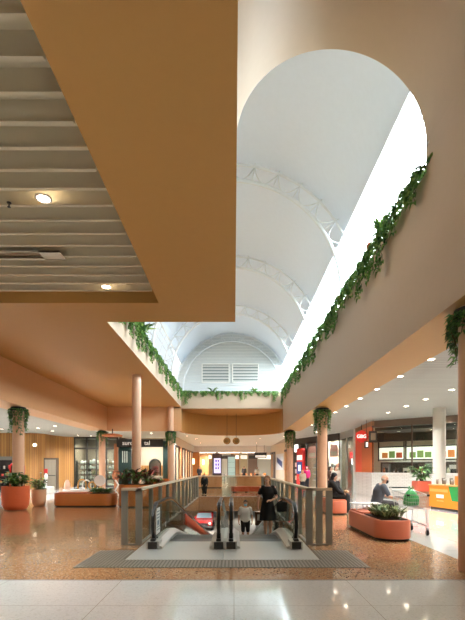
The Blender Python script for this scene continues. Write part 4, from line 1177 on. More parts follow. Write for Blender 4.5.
for i, y in enumerate((36.0, 37.4, 43.2, 44.6)):
    t = thing('shop_window', 'tall dark shop opening in the far right wall, %s from the viewer' % ORD[i], 'shop window', (on_wall(y+.5), y+.5, 0), 'windows of the far right wall')
    y2 = y+1.1
    b = MB(); b.prism([(on_wall(y, .12), y, 0), (on_wall(y2, .12), y2, 0), (on_wall(y2, .12), y2, 3.0), (on_wall(y, .12), y, 3.0)], (-.04, 0, 0)); b.build('pane', [mat('opening_dark', (66,52,42), .4), timber_wall][i % 2], t)
    b = MB(); b.prism([(on_wall(y, .12), y, 3.0), (on_wall(y2, .12), y2, 3.0), (on_wall(y2, .12), y2, 3.2), (on_wall(y, .12), y, 3.2)], (-.08, 0, 0)); b.build('frame', frame_d, t)
# tables and chairs beyond the counters, seen as small dark shapes
R = random.Random(3)
tb0 = None
for i, (x, y) in enumerate(((-2.6, 49), (-1.2, 51), (.6, 49.5), (1.9, 51), (2.9, 49))):
    lbl = 'small cafe table in the far court, %s from the left' % ORD[i]
    if tb0 is None:
        tb0 = thing('cafe_table', lbl, 'table', (x, y, 0), 'cafe tables of the far court')
        b = MB(); b.lathe([(.4, .72), (.4, .75)], (0,0,0), 24); b.build('tabletop', mat('table_brown', (120,84,56), .5), tb0, local=True)
        b = MB(); b.cyl((0,0,.03), (0,0,.72), .04, n=10); b.lathe([(.25, 0), (.22, .03)], (0,0,0), 20); b.build('pedestal', dark, tb0, local=True)
    else: dup(tb0, (x, y, 0), None, lbl)
    for q, a in enumerate((.6, PI+.4)):
        dup(c0, (x+.75*math.cos(a), y+.75*math.sin(a), 0), a-PI/2, 'cafe chair at the %s far court table from the left, %s side' % (ORD[i], ('right', 'left')[q]), 'chairs of the far court tables')

# ------------------------------------------------------------------ right: shops along the oblique wall
t = thing('shopfront', 'dark framed shop window wall with pale pink posters on the right', 'shopfront', (6.3, 32.2, 0))
A0, A1 = V((7.45, 29.0, 0)), V((5.14, 35.4, 0)); dA = (A1-A0).normalized(); nA = V((-abs(dA.y), -abs(dA.x), 0)).normalized(); LA = (A1-A0).length
pt = lambda u, z, off=0.: A0+dA*(u*LA)+nA*off+V((0,0,z))
def panel(b, u0, u1, z0, z1, off, th=.05, mi=0):
    b.prism([pt(u0,z0,off), pt(u1,z0,off), pt(u1,z1,off), pt(u0,z1,off)], nA*th, mi)
b = MB(); panel(b, 0, 1, 3.45, 3.95, 0, .1)
for u in (0, .22, .45, .68, .84, 1): panel(b, max(0,u-.008), min(1,u+.008), 0, 3.5, 0, .08)
b.build('frame', frame_d, t)
b = MB(); panel(b, 0, .68, .05, 3.45, 0, .01); b.build('glass_panel', gl, t)
b = MB(); panel(b, 0, 1, 0, 3.9, -1.3, .08); o = b.build('wall_right', shop_cream); struct(o, 'lit back wall of the poster shop')
b = MB(); b.prism([A0, pt(0,0,-1.3), pt(0,0,-1.3)+dA*.05, A0+dA*.05], (0,0,3.9)); struct(b.build('wall_right', shop_cream))
pinkp = mat('poster_pink', (228,168,160), .5, emit=(232,170,164), estr=.25)
for i, (u0, u1) in enumerate(((.05, .20), (.25, .43), (.48, .66))):
    t = thing('poster', 'pale pink poster hanging in the right shop window, %s from its right end' % ORD[i], 'poster', pt((u0+u1)/2, 2.2, -.06), 'pink posters in the right shop window')
    b = MB(); panel(b, u0, u1, 2.3, 3.2, -.08, .02); b.build('sheet', pinkp, t)
    b = MB(); panel(b, u0+.02, u1-.02, 2.4, 2.7, -.055, .01); b.build('print', mat('poster_print', (236,222,210), .5), t)
for k in range(3):
    tt = thing('display_shelf', 'white shelf of small goods in the right shop, %s from the floor' % ORD[k], 'shelf', pt(.35, .5+.5*k, -.6), 'shelves in the right poster shop')
    b = MB(); panel(b, .04, .66, .5+.5*k, .54+.5*k, -.8, .35); b.build('shelf_board', white, tt)
    for q in range(12):
        u = .06+.05*q; h = R.uniform(.12,.32)
        b = MB(); panel(b, u, u+.03, .54+.5*k, .54+.5*k+h, -.65, .12)
        tag(b.build('small_goods', mat('sg_%d' % (q % 5), [(236,232,226),(150,150,150),(206,120,110),(120,150,160),(90,84,80)][q % 5], .5)), 'small packaged goods on the white shelves of the right shop', 'goods', 'goods in the right poster shop')
# red panel with white band and blue screen
t = thing('kiosk_screen', 'tall red kiosk panel with white band and blue screen', 'kiosk', pt(.76, 0, .35))
b = MB(); panel(b, .69, .835, 0, 3.1, .1, .25); b.build('case', red, t)
b = MB(); panel(b, .70, .825, 2.15, 2.55, .35, .015); b.build('white_band', mat('band_white', (240,238,234), .5, emit=(255,252,246), estr=.5), t)
b = MB(); panel(b, .70, .825, 1.0, 2.0, .35, .015); b.build('screen', mat('blue_screen', (24,52,104), .3, emit=(30,70,140), estr=.4), t)
b = MB(); panel(b, .735, .79, 1.25, 1.75, .366, .008); b.build('emblem', mat('screen_pale', (206,226,240), .4, emit=(206,226,244), estr=.8), t)
t = thing('sign_light', 'bright white lit sign high beside the red kiosk', 'sign', pt(.9, 3.0, .1))
b = MB(); panel(b, .865, .935, 2.85, 3.45, .08, .12); b.build('panel', mat('sign_glow', (250,250,246), .4, emit=(255,252,246), estr=2.2), t)
b = MB(); panel(b, .86, .94, 2.8, 3.5, .05, .05); b.build('case', dark, t)
b = MB(); panel(b, .84, 1, 0, 3.45, .02, .04)
sf = [o for o in bpy.data.objects if o.get('label') == 'dark framed shop window wall with pale pink posters on the right'][0]
b.build('hoarding', mat('panel_brown_black', (44,36,32), .5), sf)
for i in range(3):
    b = MB(); panel(b, .90, .95, .5+.55*i, .85+.55*i, .065, .02)
    tag(b.build('small_sign', mat('small_sign_%d' % i, [(200,190,170),(170,180,190),(214,206,196)][i], .5)), 'small pale notice on the dark panel, %s from the floor' % ORD[i], 'notice', 'notices on the dark panel')
for u in (.1, .3, .5):
    p = pt(u, 3.7, -.6); ld = light_data('shop_lamp', 260, .3, (1,.95,.88)); lo = bpy.data.objects.new('shop_lamp', ld); COL.objects.link(lo); lo.location = p
# dark shop between, x 340..353
b0, b1 = V((7.5, 25.7, 0)), V((7.45, 29.0, 0))
t = thing('shopfront', 'dark glazed shopfront strip with steel post on the right', 'shopfront', (7.48, 27.3, 0))
b = MB()
for y in (25.75, 27.3, 28.9): b.box(7.42, 7.52, y-.05, y+.05, 0, 3.9)
b.box(7.42, 7.52, 25.7, 29., 3.5, 3.95); b.build('frame', steel, t)
b = MB(); b.box(7.46, 7.48, 25.75, 28.95, 0, 3.5); b.build('glass_panel', gl, t)
b = MB(); b.box(9.2, 9.3, 25.5, 29.5, 0, 3.95); struct(b.build('wall_right', mat('shop_grey_dark', (92,84,78), .6)), 'dim back wall of the narrow shop')
b = MB(); b.box(7.5, 9.2, 28.98, 29.06, 0, 3.95); struct(b.build('wall_right', shop_back))
t = thing('shop_sign', 'red and white lit sign inside the narrow right shop', 'sign', (8.4, 28.5, 2.0))
b = MB(); b.box(8.0, 8.9, 28.5, 28.6, 2.15, 2.6); b.build('red_panel', red, t)
b = MB(); b.box(8.1, 8.7, 28.46, 28.5, 1.75, 2.15); b.build('white_panel', mat('sign_glow', (250,250,246)), t)
for k in range(4):
    b = MB(); b.box(8.2, 9.1, 28.0, 28.4, .3+.4*k, .34+.4*k); tag(b.build('display_shelf', steel_d), 'grey shelf inside the narrow right shop, %s from the floor' % ORD[k], 'shelf', 'shelves inside the narrow right shop')
ld = light_data('shop_lamp', 260, .3, (1,.95,.88)); lo = bpy.data.objects.new('shop_lamp', ld); COL.objects.link(lo); lo.location = (8.3, 27.3, 3.8)

# ------------------------------------------------------------------ right: takeaway shop
K0, K1 = V((7.2, 21.6, 0)), V((11.6, 18.0, 0)); dK = (K1-K0).normalized(); nK = V((dK.y, -dK.x, 0)).normalized(); LK = (K1-K0).length
kp = lambda s, z, off=0.: K0+dK*s+nK*off+V((0,0,z))
def kpan(b, s0, s1, z0, z1, off, th=.05, mi=0):
    b.prism([kp(s0,z0,off), kp(s1,z0,off), kp(s1,z1,off), kp(s0,z1,off)], nK*th, mi); return b
tilew = mat('white_wall_tile', (236,234,228), .25)
def tilebrick():
    m = tilew; nt = m.node_tree; N = nt.nodes; L = nt.links; bs = N['Principled BSDF']
    tc = N.new('ShaderNodeNewGeometry'); sp = N.new('ShaderNodeSeparateXYZ'); L.new(tc.outputs['Position'], sp.inputs[0])
    cb = N.new('ShaderNodeCombineXYZ'); L.new(sp.outputs[0], cb.inputs[0]); L.new(sp.outputs[2], cb.inputs[1])
    br = N.new('ShaderNodeTexBrick'); br.inputs['Scale'].default_value = 1.; br.inputs['Brick Width'].default_value = .16; br.inputs['Row Height'].default_value = .08; br.inputs['Mortar Size'].default_value = .004
    br.inputs['Color1'].default_value = (*lin((238,236,230)),1); br.inputs['Color2'].default_value = (*lin((230,228,222)),1); br.inputs['Mortar'].default_value = (*lin((196,192,184)),1)
    L.new(cb.outputs[0], br.inputs['Vector']); L.new(br.outputs['Color'], bs.inputs['Base Color'])
tilebrick()
t = thing('shop_counter', 'white tiled low wall under the takeaway shop glass', 'counter', kp(2, 0))
b = MB(); kpan(b, 0, LK, 0, 1.2, -.15, .15); b.build('tiled_front', tilew, t)
b = MB(); kpan(b, 0, LK, 1.2, 1.26, -.25, .28); b.build('sill', white, t)
b = MB(); kpan(b, 0, LK, 0, .08, -.01, .02); b.build('plinth', steel_d, t)
# side return with orange panels
S0, S1 = V((7.2, 21.6, 0)), V((7.5, 25.7, 0)); 
t = thing('entrance_return', 'bright orange panelled return at the takeaway shop corner', 'panel', (7.3, 23.6, 0))
redor = mat('orange_red_panel', (222,72,28), .4); orbr = mat('orange_brown_panel', (204,98,34), .45)
b = MB(); b.prism([V((7.2,21.6,1.26)), V((7.36,23.8,1.26)), V((7.46,23.8,1.26)), V((7.3,21.6,1.26))], (0,0,2.5)); b.build('near_panel', orbr, t)
b = MB(); b.prism([V((7.36,23.8,1.26)), V((7.5,25.5,1.26)), V((7.6,25.5,1.26)), V((7.46,23.8,1.26))], (0,0,2.5)); b.build('far_panel', redor, t)
b = MB(); b.prism([V((7.2,21.6,0)), V((7.5,25.5,0)), V((7.6,25.5,0)), V((7.3,21.6,0))], (0,0,1.26)); b.build('tiled_base', tilew, t)
b = MB(); b.box(7.43, 7.6, 25.5, 25.7, 0, 3.9); b.build('jamb', white, t)
b = MB(); b.prism([V((7.15,21.5,3.7)), V((7.5,25.7,3.7)), V((7.7,25.7,3.7)), V((7.4,21.5,3.7))], (0,0,.23)); b.build('head_band', mat('bronze_band', (150,104,64), .5), t)
# glass front
t = thing('shopfront', 'tall glass front of the takeaway shop on the right', 'shopfront', kp(2.5, 0))
b = MB()
for s in (0.03, 2.0, 4.0, LK-.03): kpan(b, s-.03, s+.03, 1.26, 3.7, -.1, .08)
kpan(b, 0, LK, 3.62, 3.95, -.12, .14); b.build('frame', mat('bronze_frame', (92,74,58), .45), t)
b = MB(); kpan(b, 0, LK, 1.26, 3.62, -.07, .012); b.build('glass_panel', gl, t)
# interior
b = MB(); kpan(b, -1.6, LK+3, 0, 3.95, -4.0, .1); struct(b.build('wall_back', mat('kitchen_cream', (222,212,186), .5)), 'cream back wall inside the takeaway shop', 'wall')
b = MB(); kpan(b, .1, LK+1, 3.45, 3.6, -3.9, 3.7); struct(b.build('ceiling', mat('takeaway_ceiling', (84,78,72), .6)), 'dark ceiling inside the takeaway shop', 'ceiling')
b = MB(); kpan(b, -.9, LK+1, 2.98, 3.5, -2.4, .12); tag(b.build('extraction_hood', mat('hood_dark', (74,68,62), .5)), 'long dark hood panel under the takeaway ceiling', 'hood')
b = MB(); kpan(b, -.9, LK-.9, .95, 1.84, -3.87, .05); tag(b.build('splashback', mat('splash_dark', (78,66,56), .4)), 'dark splashback behind the takeaway appliances', 'splashback')
food = [mat('food_orange', (226,140,70), .5, emit=(230,140,70), estr=.5), mat('food_green', (128,160,84), .5, emit=(130,164,88), estr=.4), mat('food_red', (206,90,50), .5, emit=(206,90,50), estr=.4)]
menuw = mat('menu_lightbox', (244,240,226), .4, emit=(255,248,230), estr=1.25)
for i, s in enumerate((-1.0, .6, 2.2, 3.8, 5.4, 7.0)):
    t = thing('menu_board', 'lit white menu board with food pictures, %s from the left in the takeaway shop' % ORD[i], 'menu board', kp(s+.7, 2.0, -3.8), 'lit menu boards in the takeaway shop')
    b = MB(); kpan(b, s, s+1.5, 2.02, 2.72, -3.85, .06); b.build('lightbox', menuw, t)
    b = MB(); kpan(b, s-.03, s+.03, 1.9, 3.35, -3.8, .08); kpan(b, s+1.47, s+1.52, 1.9, 3.35, -3.8, .08); kpan(b, s+.03, s+1.47, 1.95, 2.02, -3.8, .08); kpan(b, s+.03, s+1.47, 2.72, 2.79, -3.8, .06); b.build('frame', frame_d, t)
    for q in range(3):
        b = MB(); bb = s+.2+.42*q
        kpan(b, bb, bb+.34, 2.1, 2.42+.08*(q % 2), -3.78, .02); b.build('food_picture', food[(i+q) % 3 if i != 1 else 1], t)
b = MB(); kpan(b, -.8, LK-.9, 1.84, 1.92, -3.6, .35); tag(b.build('wall_shelf', mat('pale_shelf', (214,206,190), .5)), 'long pale shelf under the menu boards', 'shelf')
b = MB(); kpan(b, -.8, LK-.9, 0, .95, -3.8, .7); tag(b.build('back_counter', steel_d), 'steel back counter inside the takeaway shop', 'counter')
for i in range(9):
    s = -.6+.6*i; h = R.uniform(.5, .85); b = MB(); kpan(b, s, s+.4, .95, .95+h, -3.6, .35)
    t = b.build('kitchen_appliance', mat('appliance_%d' % (i % 4), [(150,146,140),(70,64,58),(196,190,180),(110,84,60)][i % 4], .35, .3)); 
    tag(t, 'kitchen appliance on the takeaway back counter, %s from the left' % ORD[i], 'appliance', 'appliances on the takeaway back counter')
    b = MB(); kpan(b, s+.06, s+.34, 1.0, .95+h*.7, -3.25, .012); b.build('door', [dark, steel][i % 2], t)
for i in range(9):
    s = .6+.6*i; b = MB(); c = kp(s, 1.26, -.14); b.lathe([(.05, 0), (.07, .02), (.06, .16), (.025, .22), (.03, .26)], c, 12)
    tag(b.build('condiment_bottle', mat('bottle_%d' % (i % 3), [(190,90,40),(80,50,34),(214,200,170)][i % 3], .35), None, True), 'small bottle on the takeaway window sill, %s from the left' % ORD[i], 'bottle', 'bottles on the takeaway window sill')
n = 0
for s in (1.0, 2.6, 4.2):
    for off in (-1.2, -2.6):
        p = kp(s, 3.45, off); downlight(p.x, p.y, 3.445, 'spot lamp in the dark takeaway ceiling, %s of six' % ORD[n], 32*KD, .07, 'spot lamps in the takeaway ceiling'); n += 1
for i in range(6):
    s = .8+.9*i; p = kp(s, 3.2, -3.3)
    t = thing('track_spotlight', 'small dark track spotlight over the menu boards, %s from the left' % ORD[i], 'spotlight', p, 'track spotlights over the menu boards')
    b = MB(); b.cyl(p+V((0,0,.25)), p+V((0,0,.02)), .012, n=6); b.build('stem', dark, t)
    b = MB(); b.cyl(p+V((0,0,.04)), p-nK*.12+V((0,0,-.08)), .05, .06, 12); b.build('head', dark, t)
# round red sign and square bracket sign at corner
sc_ = V((P(362, 21.2), 21.2, 1.5+31.5*21.2/F))
t = thing('shop_sign', 'round red scalloped sign with white letters at the takeaway corner', 'sign', sc_)
b = MB(); ring = []
for q in range(96):
    a = 2*PI*q/96; r = .31+.02*math.cos(16*a); ring.append(sc_+V((r*math.cos(a), 0, r*math.sin(a))))
b.prism(ring, (0, .08, 0)); b.build('disc', mat('sign_red', (204,44,34), .4, emit=(204,44,34), estr=.3), t)
text_mesh('letters', 'GBG', .25, mat('sign_white', (246,242,236), .4, emit=(255,248,240), estr=.9), t, (sc_.x-.02, sc_.y-.015, sc_.z), depth=.012, bold=.005)
b = MB(); b.cyl(sc_+V((.28, .04, 0)), sc_+V((.5, .04, 0)), .02, n=8); b.cyl(sc_+V((-.0, .06, .3)), sc_+V((0, .06, .62)), .02, n=8); b.build('bracket', dark, t)
q_ = V((P(373, 21.0), 21.0, 1.5+31.*21.0/F))
t = thing('hanging_sign', 'dark square projecting sign beside the round red sign', 'sign', q_)
b = MB(); b.box(q_.x-.2, q_.x+.2, 20.97, 21.03, q_.z-.28, q_.z+.30, bev=.01); b.build('panel', mat('sign_charcoal', (66,56,48), .5), t)
b = MB(); b.box(q_.x-.12, q_.x+.12, 20.955, 20.97, q_.z-.16, q_.z+.2); b.build('inset', mat('sign_tan', (150,128,104), .5), t)
b = MB(); b.cyl((q_.x, 21., q_.z+.3), (q_.x, 21., 3.95), .015, n=8); b.build('hanger', dark, t)
t = thing('lantern', 'small lit lantern hanging under the round red sign', 'lamp', (P(366.4,21.), 21., 2.55))
x = P(366.4, 21.); b = MB(); b.box(x-.08, x+.08, 20.92, 21.08, 2.52, 2.86); b.build('case', dark, t)
b = MB(); b.box(x-.05, x+.05, 20.905, 20.92, 2.58, 2.8); b.build('pane', mat('lantern_glow', (240,240,230), .4, emit=(250,246,236), estr=1.2), t)
b = MB(); b.cyl((x, 21., 2.86), (x, 21., 3.95), .01, n=6); b.build('cord', dark, t)

# ------------------------------------------------------------------ right: orange kiosk and planter stand
H0, H1 = V((7.28, 15.4, 0)), V((7.62, 13.7, 0)); dH = (H1-H0).normalized(); nH = V((dH.y, -dH.x, 0)).normalized()
if nH.x > 0: nH = -nH
LH = (H1-H0).length
hp = lambda s, z, off=0.: H0+dH*s+nH*off+V((0,0,z))
def hpan(b, s0, s1, z0, z1, off, th): b.prism([hp(s0,z0,off), hp(s1,z0,off), hp(s1,z1,off), hp(s0,z1,off)], nH*th); return b
t = thing('kiosk_counter', 'bright orange kiosk counter with green corner panel', 'kiosk', hp(LH/2, 0, -.4))
korange = mat('kiosk_orange', (236,142,40), .4); kgreen = mat('kiosk_green', (34,132,62), .4); kpale = mat('kiosk_pale_orange', (240,176,96), .4)
b = MB(); b.prism([hp(0,.08,0), hp(LH,.08,0), hp(LH,.08,-.8), hp(0,.08,-.8)], (0,0,.78)); b.build('body', korange, t)
b = MB(); b.prism([hp(.03,0,-.04), hp(LH-.03,0,-.04), hp(LH-.03,0,-.76), hp(.03,0,-.76)], (0,0,.08)); b.build('plinth', dark, t)
b = MB(); b.prism([hp(-.03,.86,.03), hp(LH+.03,.86,.03), hp(LH+.03,.86,-.83), hp(-.03,.86,-.83)], (0,0,.04)); b.build('worktop', mat('kiosk_top', (196,150,96), .4), t)
b = MB(); hpan(b, .05, .98, .64, .74, 0, .01); b.build('pale_band', kpale, t)
b = MB(); hpan(b, .4, .78, .42, .55, 0, .012); b.build('white_notice', sticker, t)
b = MB(); hpan(b, .42, .76, .30, .34, 0, .011); b.build('small_band', kpale, t)
b = MB(); b.prism([hp(1.02,.86,0), hp(LH,.86,0), hp(LH,.36,0), hp(1.2,.36,0)], nH*.012); b.build('green_panel', kgreen, t)
b = MB(); b.prism([hp(1.2,.9,-.1), hp(LH,.9,-.1), hp(LH,.9,-.6), hp(1.2,.9,-.6)], (0,0,.32)); tag(b.build('display_box', mat('kiosk_box', (216,140,70), .4)), 'orange box standing on the kiosk counter', 'box')
for i in range(5):
    s = .12+.2*i; c = hp(s, .9, -.25-.1*(i % 2)); b = MB(); b.lathe([(.04, 0), (.055, .15), (.06, .19+.05*(i % 2))], c, 14)
    tag(b.build('cup', [mat('cup_grey', (170,168,160), .4), mat('cup_dark', (110,104,92), .4)][i % 2], None, True), 'grey cup on the orange kiosk counter, %s from the left' % ORD[i], 'cup', 'cups on the orange kiosk counter')
t = thing('potted_plant', 'square terracotta pot with broad leaved plant on a pedestal', 'potted plant', (P(421.5, 15.95), 15.95, 0))
x = P(421.5, 15.95)
b = MB(); b.box(x-.24, x+.24, 15.73, 16.19, 0, .60, bev=.01); b.build('pedestal', mat('pedestal_tan', (190,158,134), .5), t)
b = MB(); b.box(x-.27, x+.27, 15.68, 16.22, .60, 1.0, bev=.02); b.build('pot', mat('terracotta_red', (202,96,74), .45), t)
b = MB(); b.box(x-.24, x+.24, 15.71, 16.19, 1.0, 1.008); b.build('soil', soil, t)
R2 = random.Random(77); b = MB(); sb = MB()
for i in range(34):
    a = R2.uniform(0, 2*PI); q = V((x+R2.uniform(-.1,.1)+.12*math.cos(a), 15.95+.12*math.sin(a), 1.0+R2.uniform(.08,.5))); sb.cyl((x+.05*math.cos(a), 15.95+.05*math.sin(a), 1.0), q, .008, n=5, caps=False)
    for s in range(2):
        a2 = a+R2.uniform(-.8,.8); b.leaf(q, (math.cos(a2), math.sin(a2), R2.uniform(-.2,.8)), V((0,0,1)), R2.uniform(.25,.45), .13, R2.choice((0,1,1)), droop=.25)
b.build('foliage', [leafA, leafB], t); sb.build('stem', stem_m, t)

# ------------------------------------------------------------------ right: white bench, shopping trolley
t = thing('bench', 'plain metal bench the bald man in grey sits on', 'bench', (3.85, 11.35, 0))
bm_ = mat('bench_pale_metal', (206,212,212), .4, .2)
for k in range(6):
    b = MB(); b.box(3.5, 4.2, 11.08+.09*k, 11.15+.09*k, .43, .465, bev=.005); b.build('slat', bm_, t)
for x in (3.6, 4.1):
    b = MB(); b.box(x-.02, x+.02, 11.10, 11.14, 0, .43); b.box(x-.02, x+.02, 11.54, 11.58, 0, .43); b.box(x-.02, x+.02, 11.10, 11.58, .40, .43); b.build('leg', bm_, t)
t = thing('raised_seat', 'pale slatted raised seat on the terracotta planter bench end', 'seat', (3.33, 10.5, .456))
for k in range(5):
    b = MB(); b.box(2.99, 3.68, 10.26+.085*k, 10.33+.085*k, .595, .62, bev=.004); b.build('slat', bm_, t)
for x in (3.06, 3.32, 3.58):
    b = MB(); b.box(x-.012, x+.012, 10.28, 10.305, .456, .595); b.box(x-.012, x+.012, 10.63, 10.655, .456, .595); b.build('leg', bm_, t)
wire = mat('trolley_wire', (186,190,186), .3, .8)
t = thing('shopping_trolley', 'wire shopping trolley in front of the seated man', 'shopping trolley', (4.07, 9.56, 0))
tx0, tx1, ty0, ty1 = 3.82, 4.32, 9.12, 10.0        # front end (near the viewer) at ty0, handle at ty1
b = MB()
top = [V((tx0+.03, ty0, .90)), V((tx1-.03, ty0, .90)), V((tx1, ty1, .97)), V((tx0, ty1, .97))]; bot = [V((tx0+.07, ty0+.10, .58)), V((tx1-.07, ty0+.10, .58)), V((tx1-.05, ty1-.1, .60)), V((tx0+.05, ty1-.1, .60))]
b.tube(top, .012, 6, closed=True); b.tube(bot, .009, 6, closed=True)
for e in range(4):
    for q in range(10):
        u = q/10; b.cyl(top[e].lerp(top[(e+1) % 4], u), bot[e].lerp(bot[(e+1) % 4], u), .0035, n=5)
    for q in (1, 2, 3):
        b.cyl(top[e].lerp(bot[e], q/4), top[(e+1) % 4].lerp(bot[(e+1) % 4], q/4), .0035, n=5)
for q in range(1, 8): b.cyl(bot[0].lerp(bot[1], q/8), bot[3].lerp(bot[2], q/8), .0035, n=5)
b.build('basket', wire, t)
b = MB()
for x in (tx0+.03, tx1-.03):
    b.tube([(x, ty1+.16, 1.02), (x, ty1+.02, .97), (x, ty1-.10, .60), (x, ty1-.02, .25), (x, ty1-.02, .15)], .012, 8)
    b.tube([(x, ty1-.04, .24), (x, ty0+.14, .21), (x, ty0+.04, .15)], .012, 8); b.tube([(x, ty0+.12, .58), (x, ty0+.06, .21)], .011, 8)
for yy in (ty0+.12, ty0+.4, ty1-.1): b.cyl((tx0+.03, yy, .225), (tx1-.03, yy, .225), .006, n=6)
b.build('frame', wire, t)
b = MB(); b.cyl((tx0, ty1+.16, 1.02), (tx1, ty1+.16, 1.02), .017, n=12); b.build('handle', mat('handle_dark_green', (30,46,40), .4), t)
for x in (tx0+.03, tx1-.03):
    b = MB(); b.box(x-.03, x+.03, ty0-.02, ty0+.03, .87, .92, bev=.008); b.build('bumper', black, t)
    for yy in (ty0+.04, ty1-.02):
        b = MB(); b.cyl((x-.016, yy, .065), (x+.016, yy, .065), .065, n=20); w_ = b.build('wheel', black, t)
        b = MB(); b.box(x-.024, x-.018, yy-.015, yy+.03, .06, .16); b.box(x+.018, x+.024, yy-.015, yy+.03, .06, .16); b.box(x-.024, x+.024, yy-.015, yy+.03, .14, .165); b.build('fork', steel_d, w_)
bagm = mat('green_plastic', (58,152,80), .35, noise=.25, nscale=9)
t = thing('shopping_bag', 'full green plastic bag in the shopping trolley', 'bag', (4.09, 9.55, .62))
b = MB(); R3 = random.Random(8); rings = []
for k, (r, z) in enumerate(((.12,.625),(.17,.66),(.185,.74),(.17,.83),(.12,.92),(.06,.98),(.03,1.0))):
    rings.append([V((4.09+r*1.0*math.cos(2*PI*j/28)*(1+.07*math.sin(5*j+k)), 9.55+r*.85*math.sin(2*PI*j/28)*(1+.07*math.cos(4*j+k)), z+.008*math.sin(3*j))) for j in range(28)])
b.loft(rings); b.build('sack', bagm, t)
for s in (-1, 1):
    b = MB(); b.tube([(4.09+s*.02, 9.55, .985), (4.09+s*.07, 9.54, 1.04), (4.09+s*.04, 9.54, 1.08), (4.09+s*.0, 9.55, 1.0)], .012, 6); b.build('handle_loop', bagm, t)

# ------------------------------------------------------------------ lower level: red car
CX, CY = P(203, 38.), 38.
t = thing('car', 'red car with round headlamps parked on the lower level', 'car', (CX, CY+1.6, LZ))
carred = mat('car_red', (184,34,30), .25, coat=.6)
b = MB()
prof = [(0, .35), (-.02, .75), (.1, .92), (1.25, 1.02), (1.75, 1.5), (2.0, 1.58), (3.2, 1.56), (3.7, 1.1), (3.8, .9), (3.82, .4)]
rings = []
for xx in (-.86, -.78, 0, .78, .86):
    s = .0 if abs(xx) < .8 else .04
    rings.append([V((CX+xx, CY+y, LZ+z-(s if z > .8 else 0))) for y, z in prof])
b.loft(rings)
for f in b.bm.faces: f.smooth = False
b.build('body', carred, t)
b = MB(); b.prism([(CX-.72, CY+1.25, LZ+1.05), (CX+.72, CY+1.25, LZ+1.05), (CX+.66, CY+1.72, LZ+1.5), (CX-.66, CY+1.72, LZ+1.5)], (0, -.02, .01)); b.build('windscreen', mat('car_glass', (150,176,188), .1), t)
b = MB(); b.box(CX-.45, CX+.45, CY-.05, CY+.03, LZ+.5, LZ+.72); b.build('grille', dark, t)
b = MB(); b.box(CX-.88, CX+.88, CY-.08, CY+.06, LZ+.32, LZ+.48, bev=.02); b.build('bumper', steel_d, t)
for s in (-1, 1):
    b = MB(); b.cyl((CX+s*.64, CY-.06, LZ+.68), (CX+s*.64, CY+.05, LZ+.68), .14, n=20); b.build('headlamp', mat('lamp_lens', (236,236,226), .2), t)
    for y in (.75, 3.0):
        b = MB(); b.cyl((CX+s*.72, CY+y, LZ+.33), (CX+s*.92, CY+y, LZ+.33), .33, n=24); w_ = b.build('wheel', black, t)
        b = MB(); b.cyl((CX+s*.91, CY+y, LZ+.33), (CX+s*.935, CY+y, LZ+.33), .2, n=20); b.build('hubcap', steel, w_)
for i, (px, y, c) in enumerate(((214, 44.5, (226,230,232)), (190, 47, (60,58,56)), (262, 42, (120,90,60)), (220, 46, (200,190,176)))):
    x = P(px, y); t = thing('display_stand', ['white', 'charcoal', 'brown', 'cream'][i]+' display stand on the lower level floor', 'display stand', (x, y, LZ))
    b = MB(); b.box(x-.7, x+.7, y-.3, y+.3, LZ, LZ+1.3, bev=.03); b.build('body', mat('lower_stand_%d' % i, c, .5), t)
    b = MB(); b.box(x-.75, x+.75, y-.35, y+.35, LZ+1.3, LZ+1.36); b.build('top', [steel, dark, timber_wall, white][i], t)
    b = MB(); b.box(x-.5, x+.5, y-.32, y-.3, LZ+.5, LZ+1.1); b.build('front_panel', [mat('blue_pale', (120,170,196), .5), red, cream, korange][i], t)
# ------------------------------------------------------------------ people
skin = mat('skin', (214,164,136), .5); skin2 = mat('skin_tan', (186,136,106), .5)
def remesh(bb, vox, name, mats, parent, smooth_it=4):
    me = bpy.data.meshes.new('tmp'); bb.bm.to_mesh(me); bb.bm.free()
    o = bpy.data.objects.new('tmp', me); COL.objects.link(o)
    m = o.modifiers.new('r', 'REMESH'); m.mode = 'VOXEL'; m.voxel_size = vox; m.use_smooth_shade = True
    s = o.modifiers.new('s', 'SMOOTH'); s.iterations = smooth_it; s.factor = .5
    bpy.context.view_layer.update()
    me2 = bpy.data.meshes.new_from_object(o.evaluated_get(bpy.context.evaluated_depsgraph_get()))
    bpy.data.objects.remove(o); bpy.data.meshes.remove(me)
    me2.name = name; me2.materials.clear()
    for x in (mats if isinstance(mats, (list, tuple)) else [mats]): me2.materials.append(x)
    for p in me2.polygons: p.use_smooth = True
    o = bpy.data.objects.new(name, me2); COL.objects.link(o); o.parent = parent
    return o
def ering(c, u, v, a, b_, n=20): return [V(c)+V(u)*(a*math.cos(2*PI*i/n))+V(v)*(b_*math.sin(2*PI*i/n)) for i in range(n)]
def torso_rings(J, infl=0., zs=None):
    """ellipse rings pelvis -> neck; u across the shoulders, v front/back"""
    pel, che, nk = V(J['pelvis']), V(J['chest']), V(J['neck']); u = (V(J['shl'])-V(J['shr'])).normalized()
    up = (nk-pel).normalized(); v = u.cross(up).normalized(); k = J.get('build', 1.)
    w = J.get('waist', .125)
    spec = [(pel-up*.08, .13, .10), (pel, .165, .115), (pel.lerp(che, .45), w+.01, .10), (che, .165, .12), (che.lerp(nk, .55), .165, .10), (che.lerp(nk, .85), .09, .075), (nk, .058, .058)]
    return [ering(c, u, v, a*k+infl, b_*k+infl) for c, a, b_ in spec]
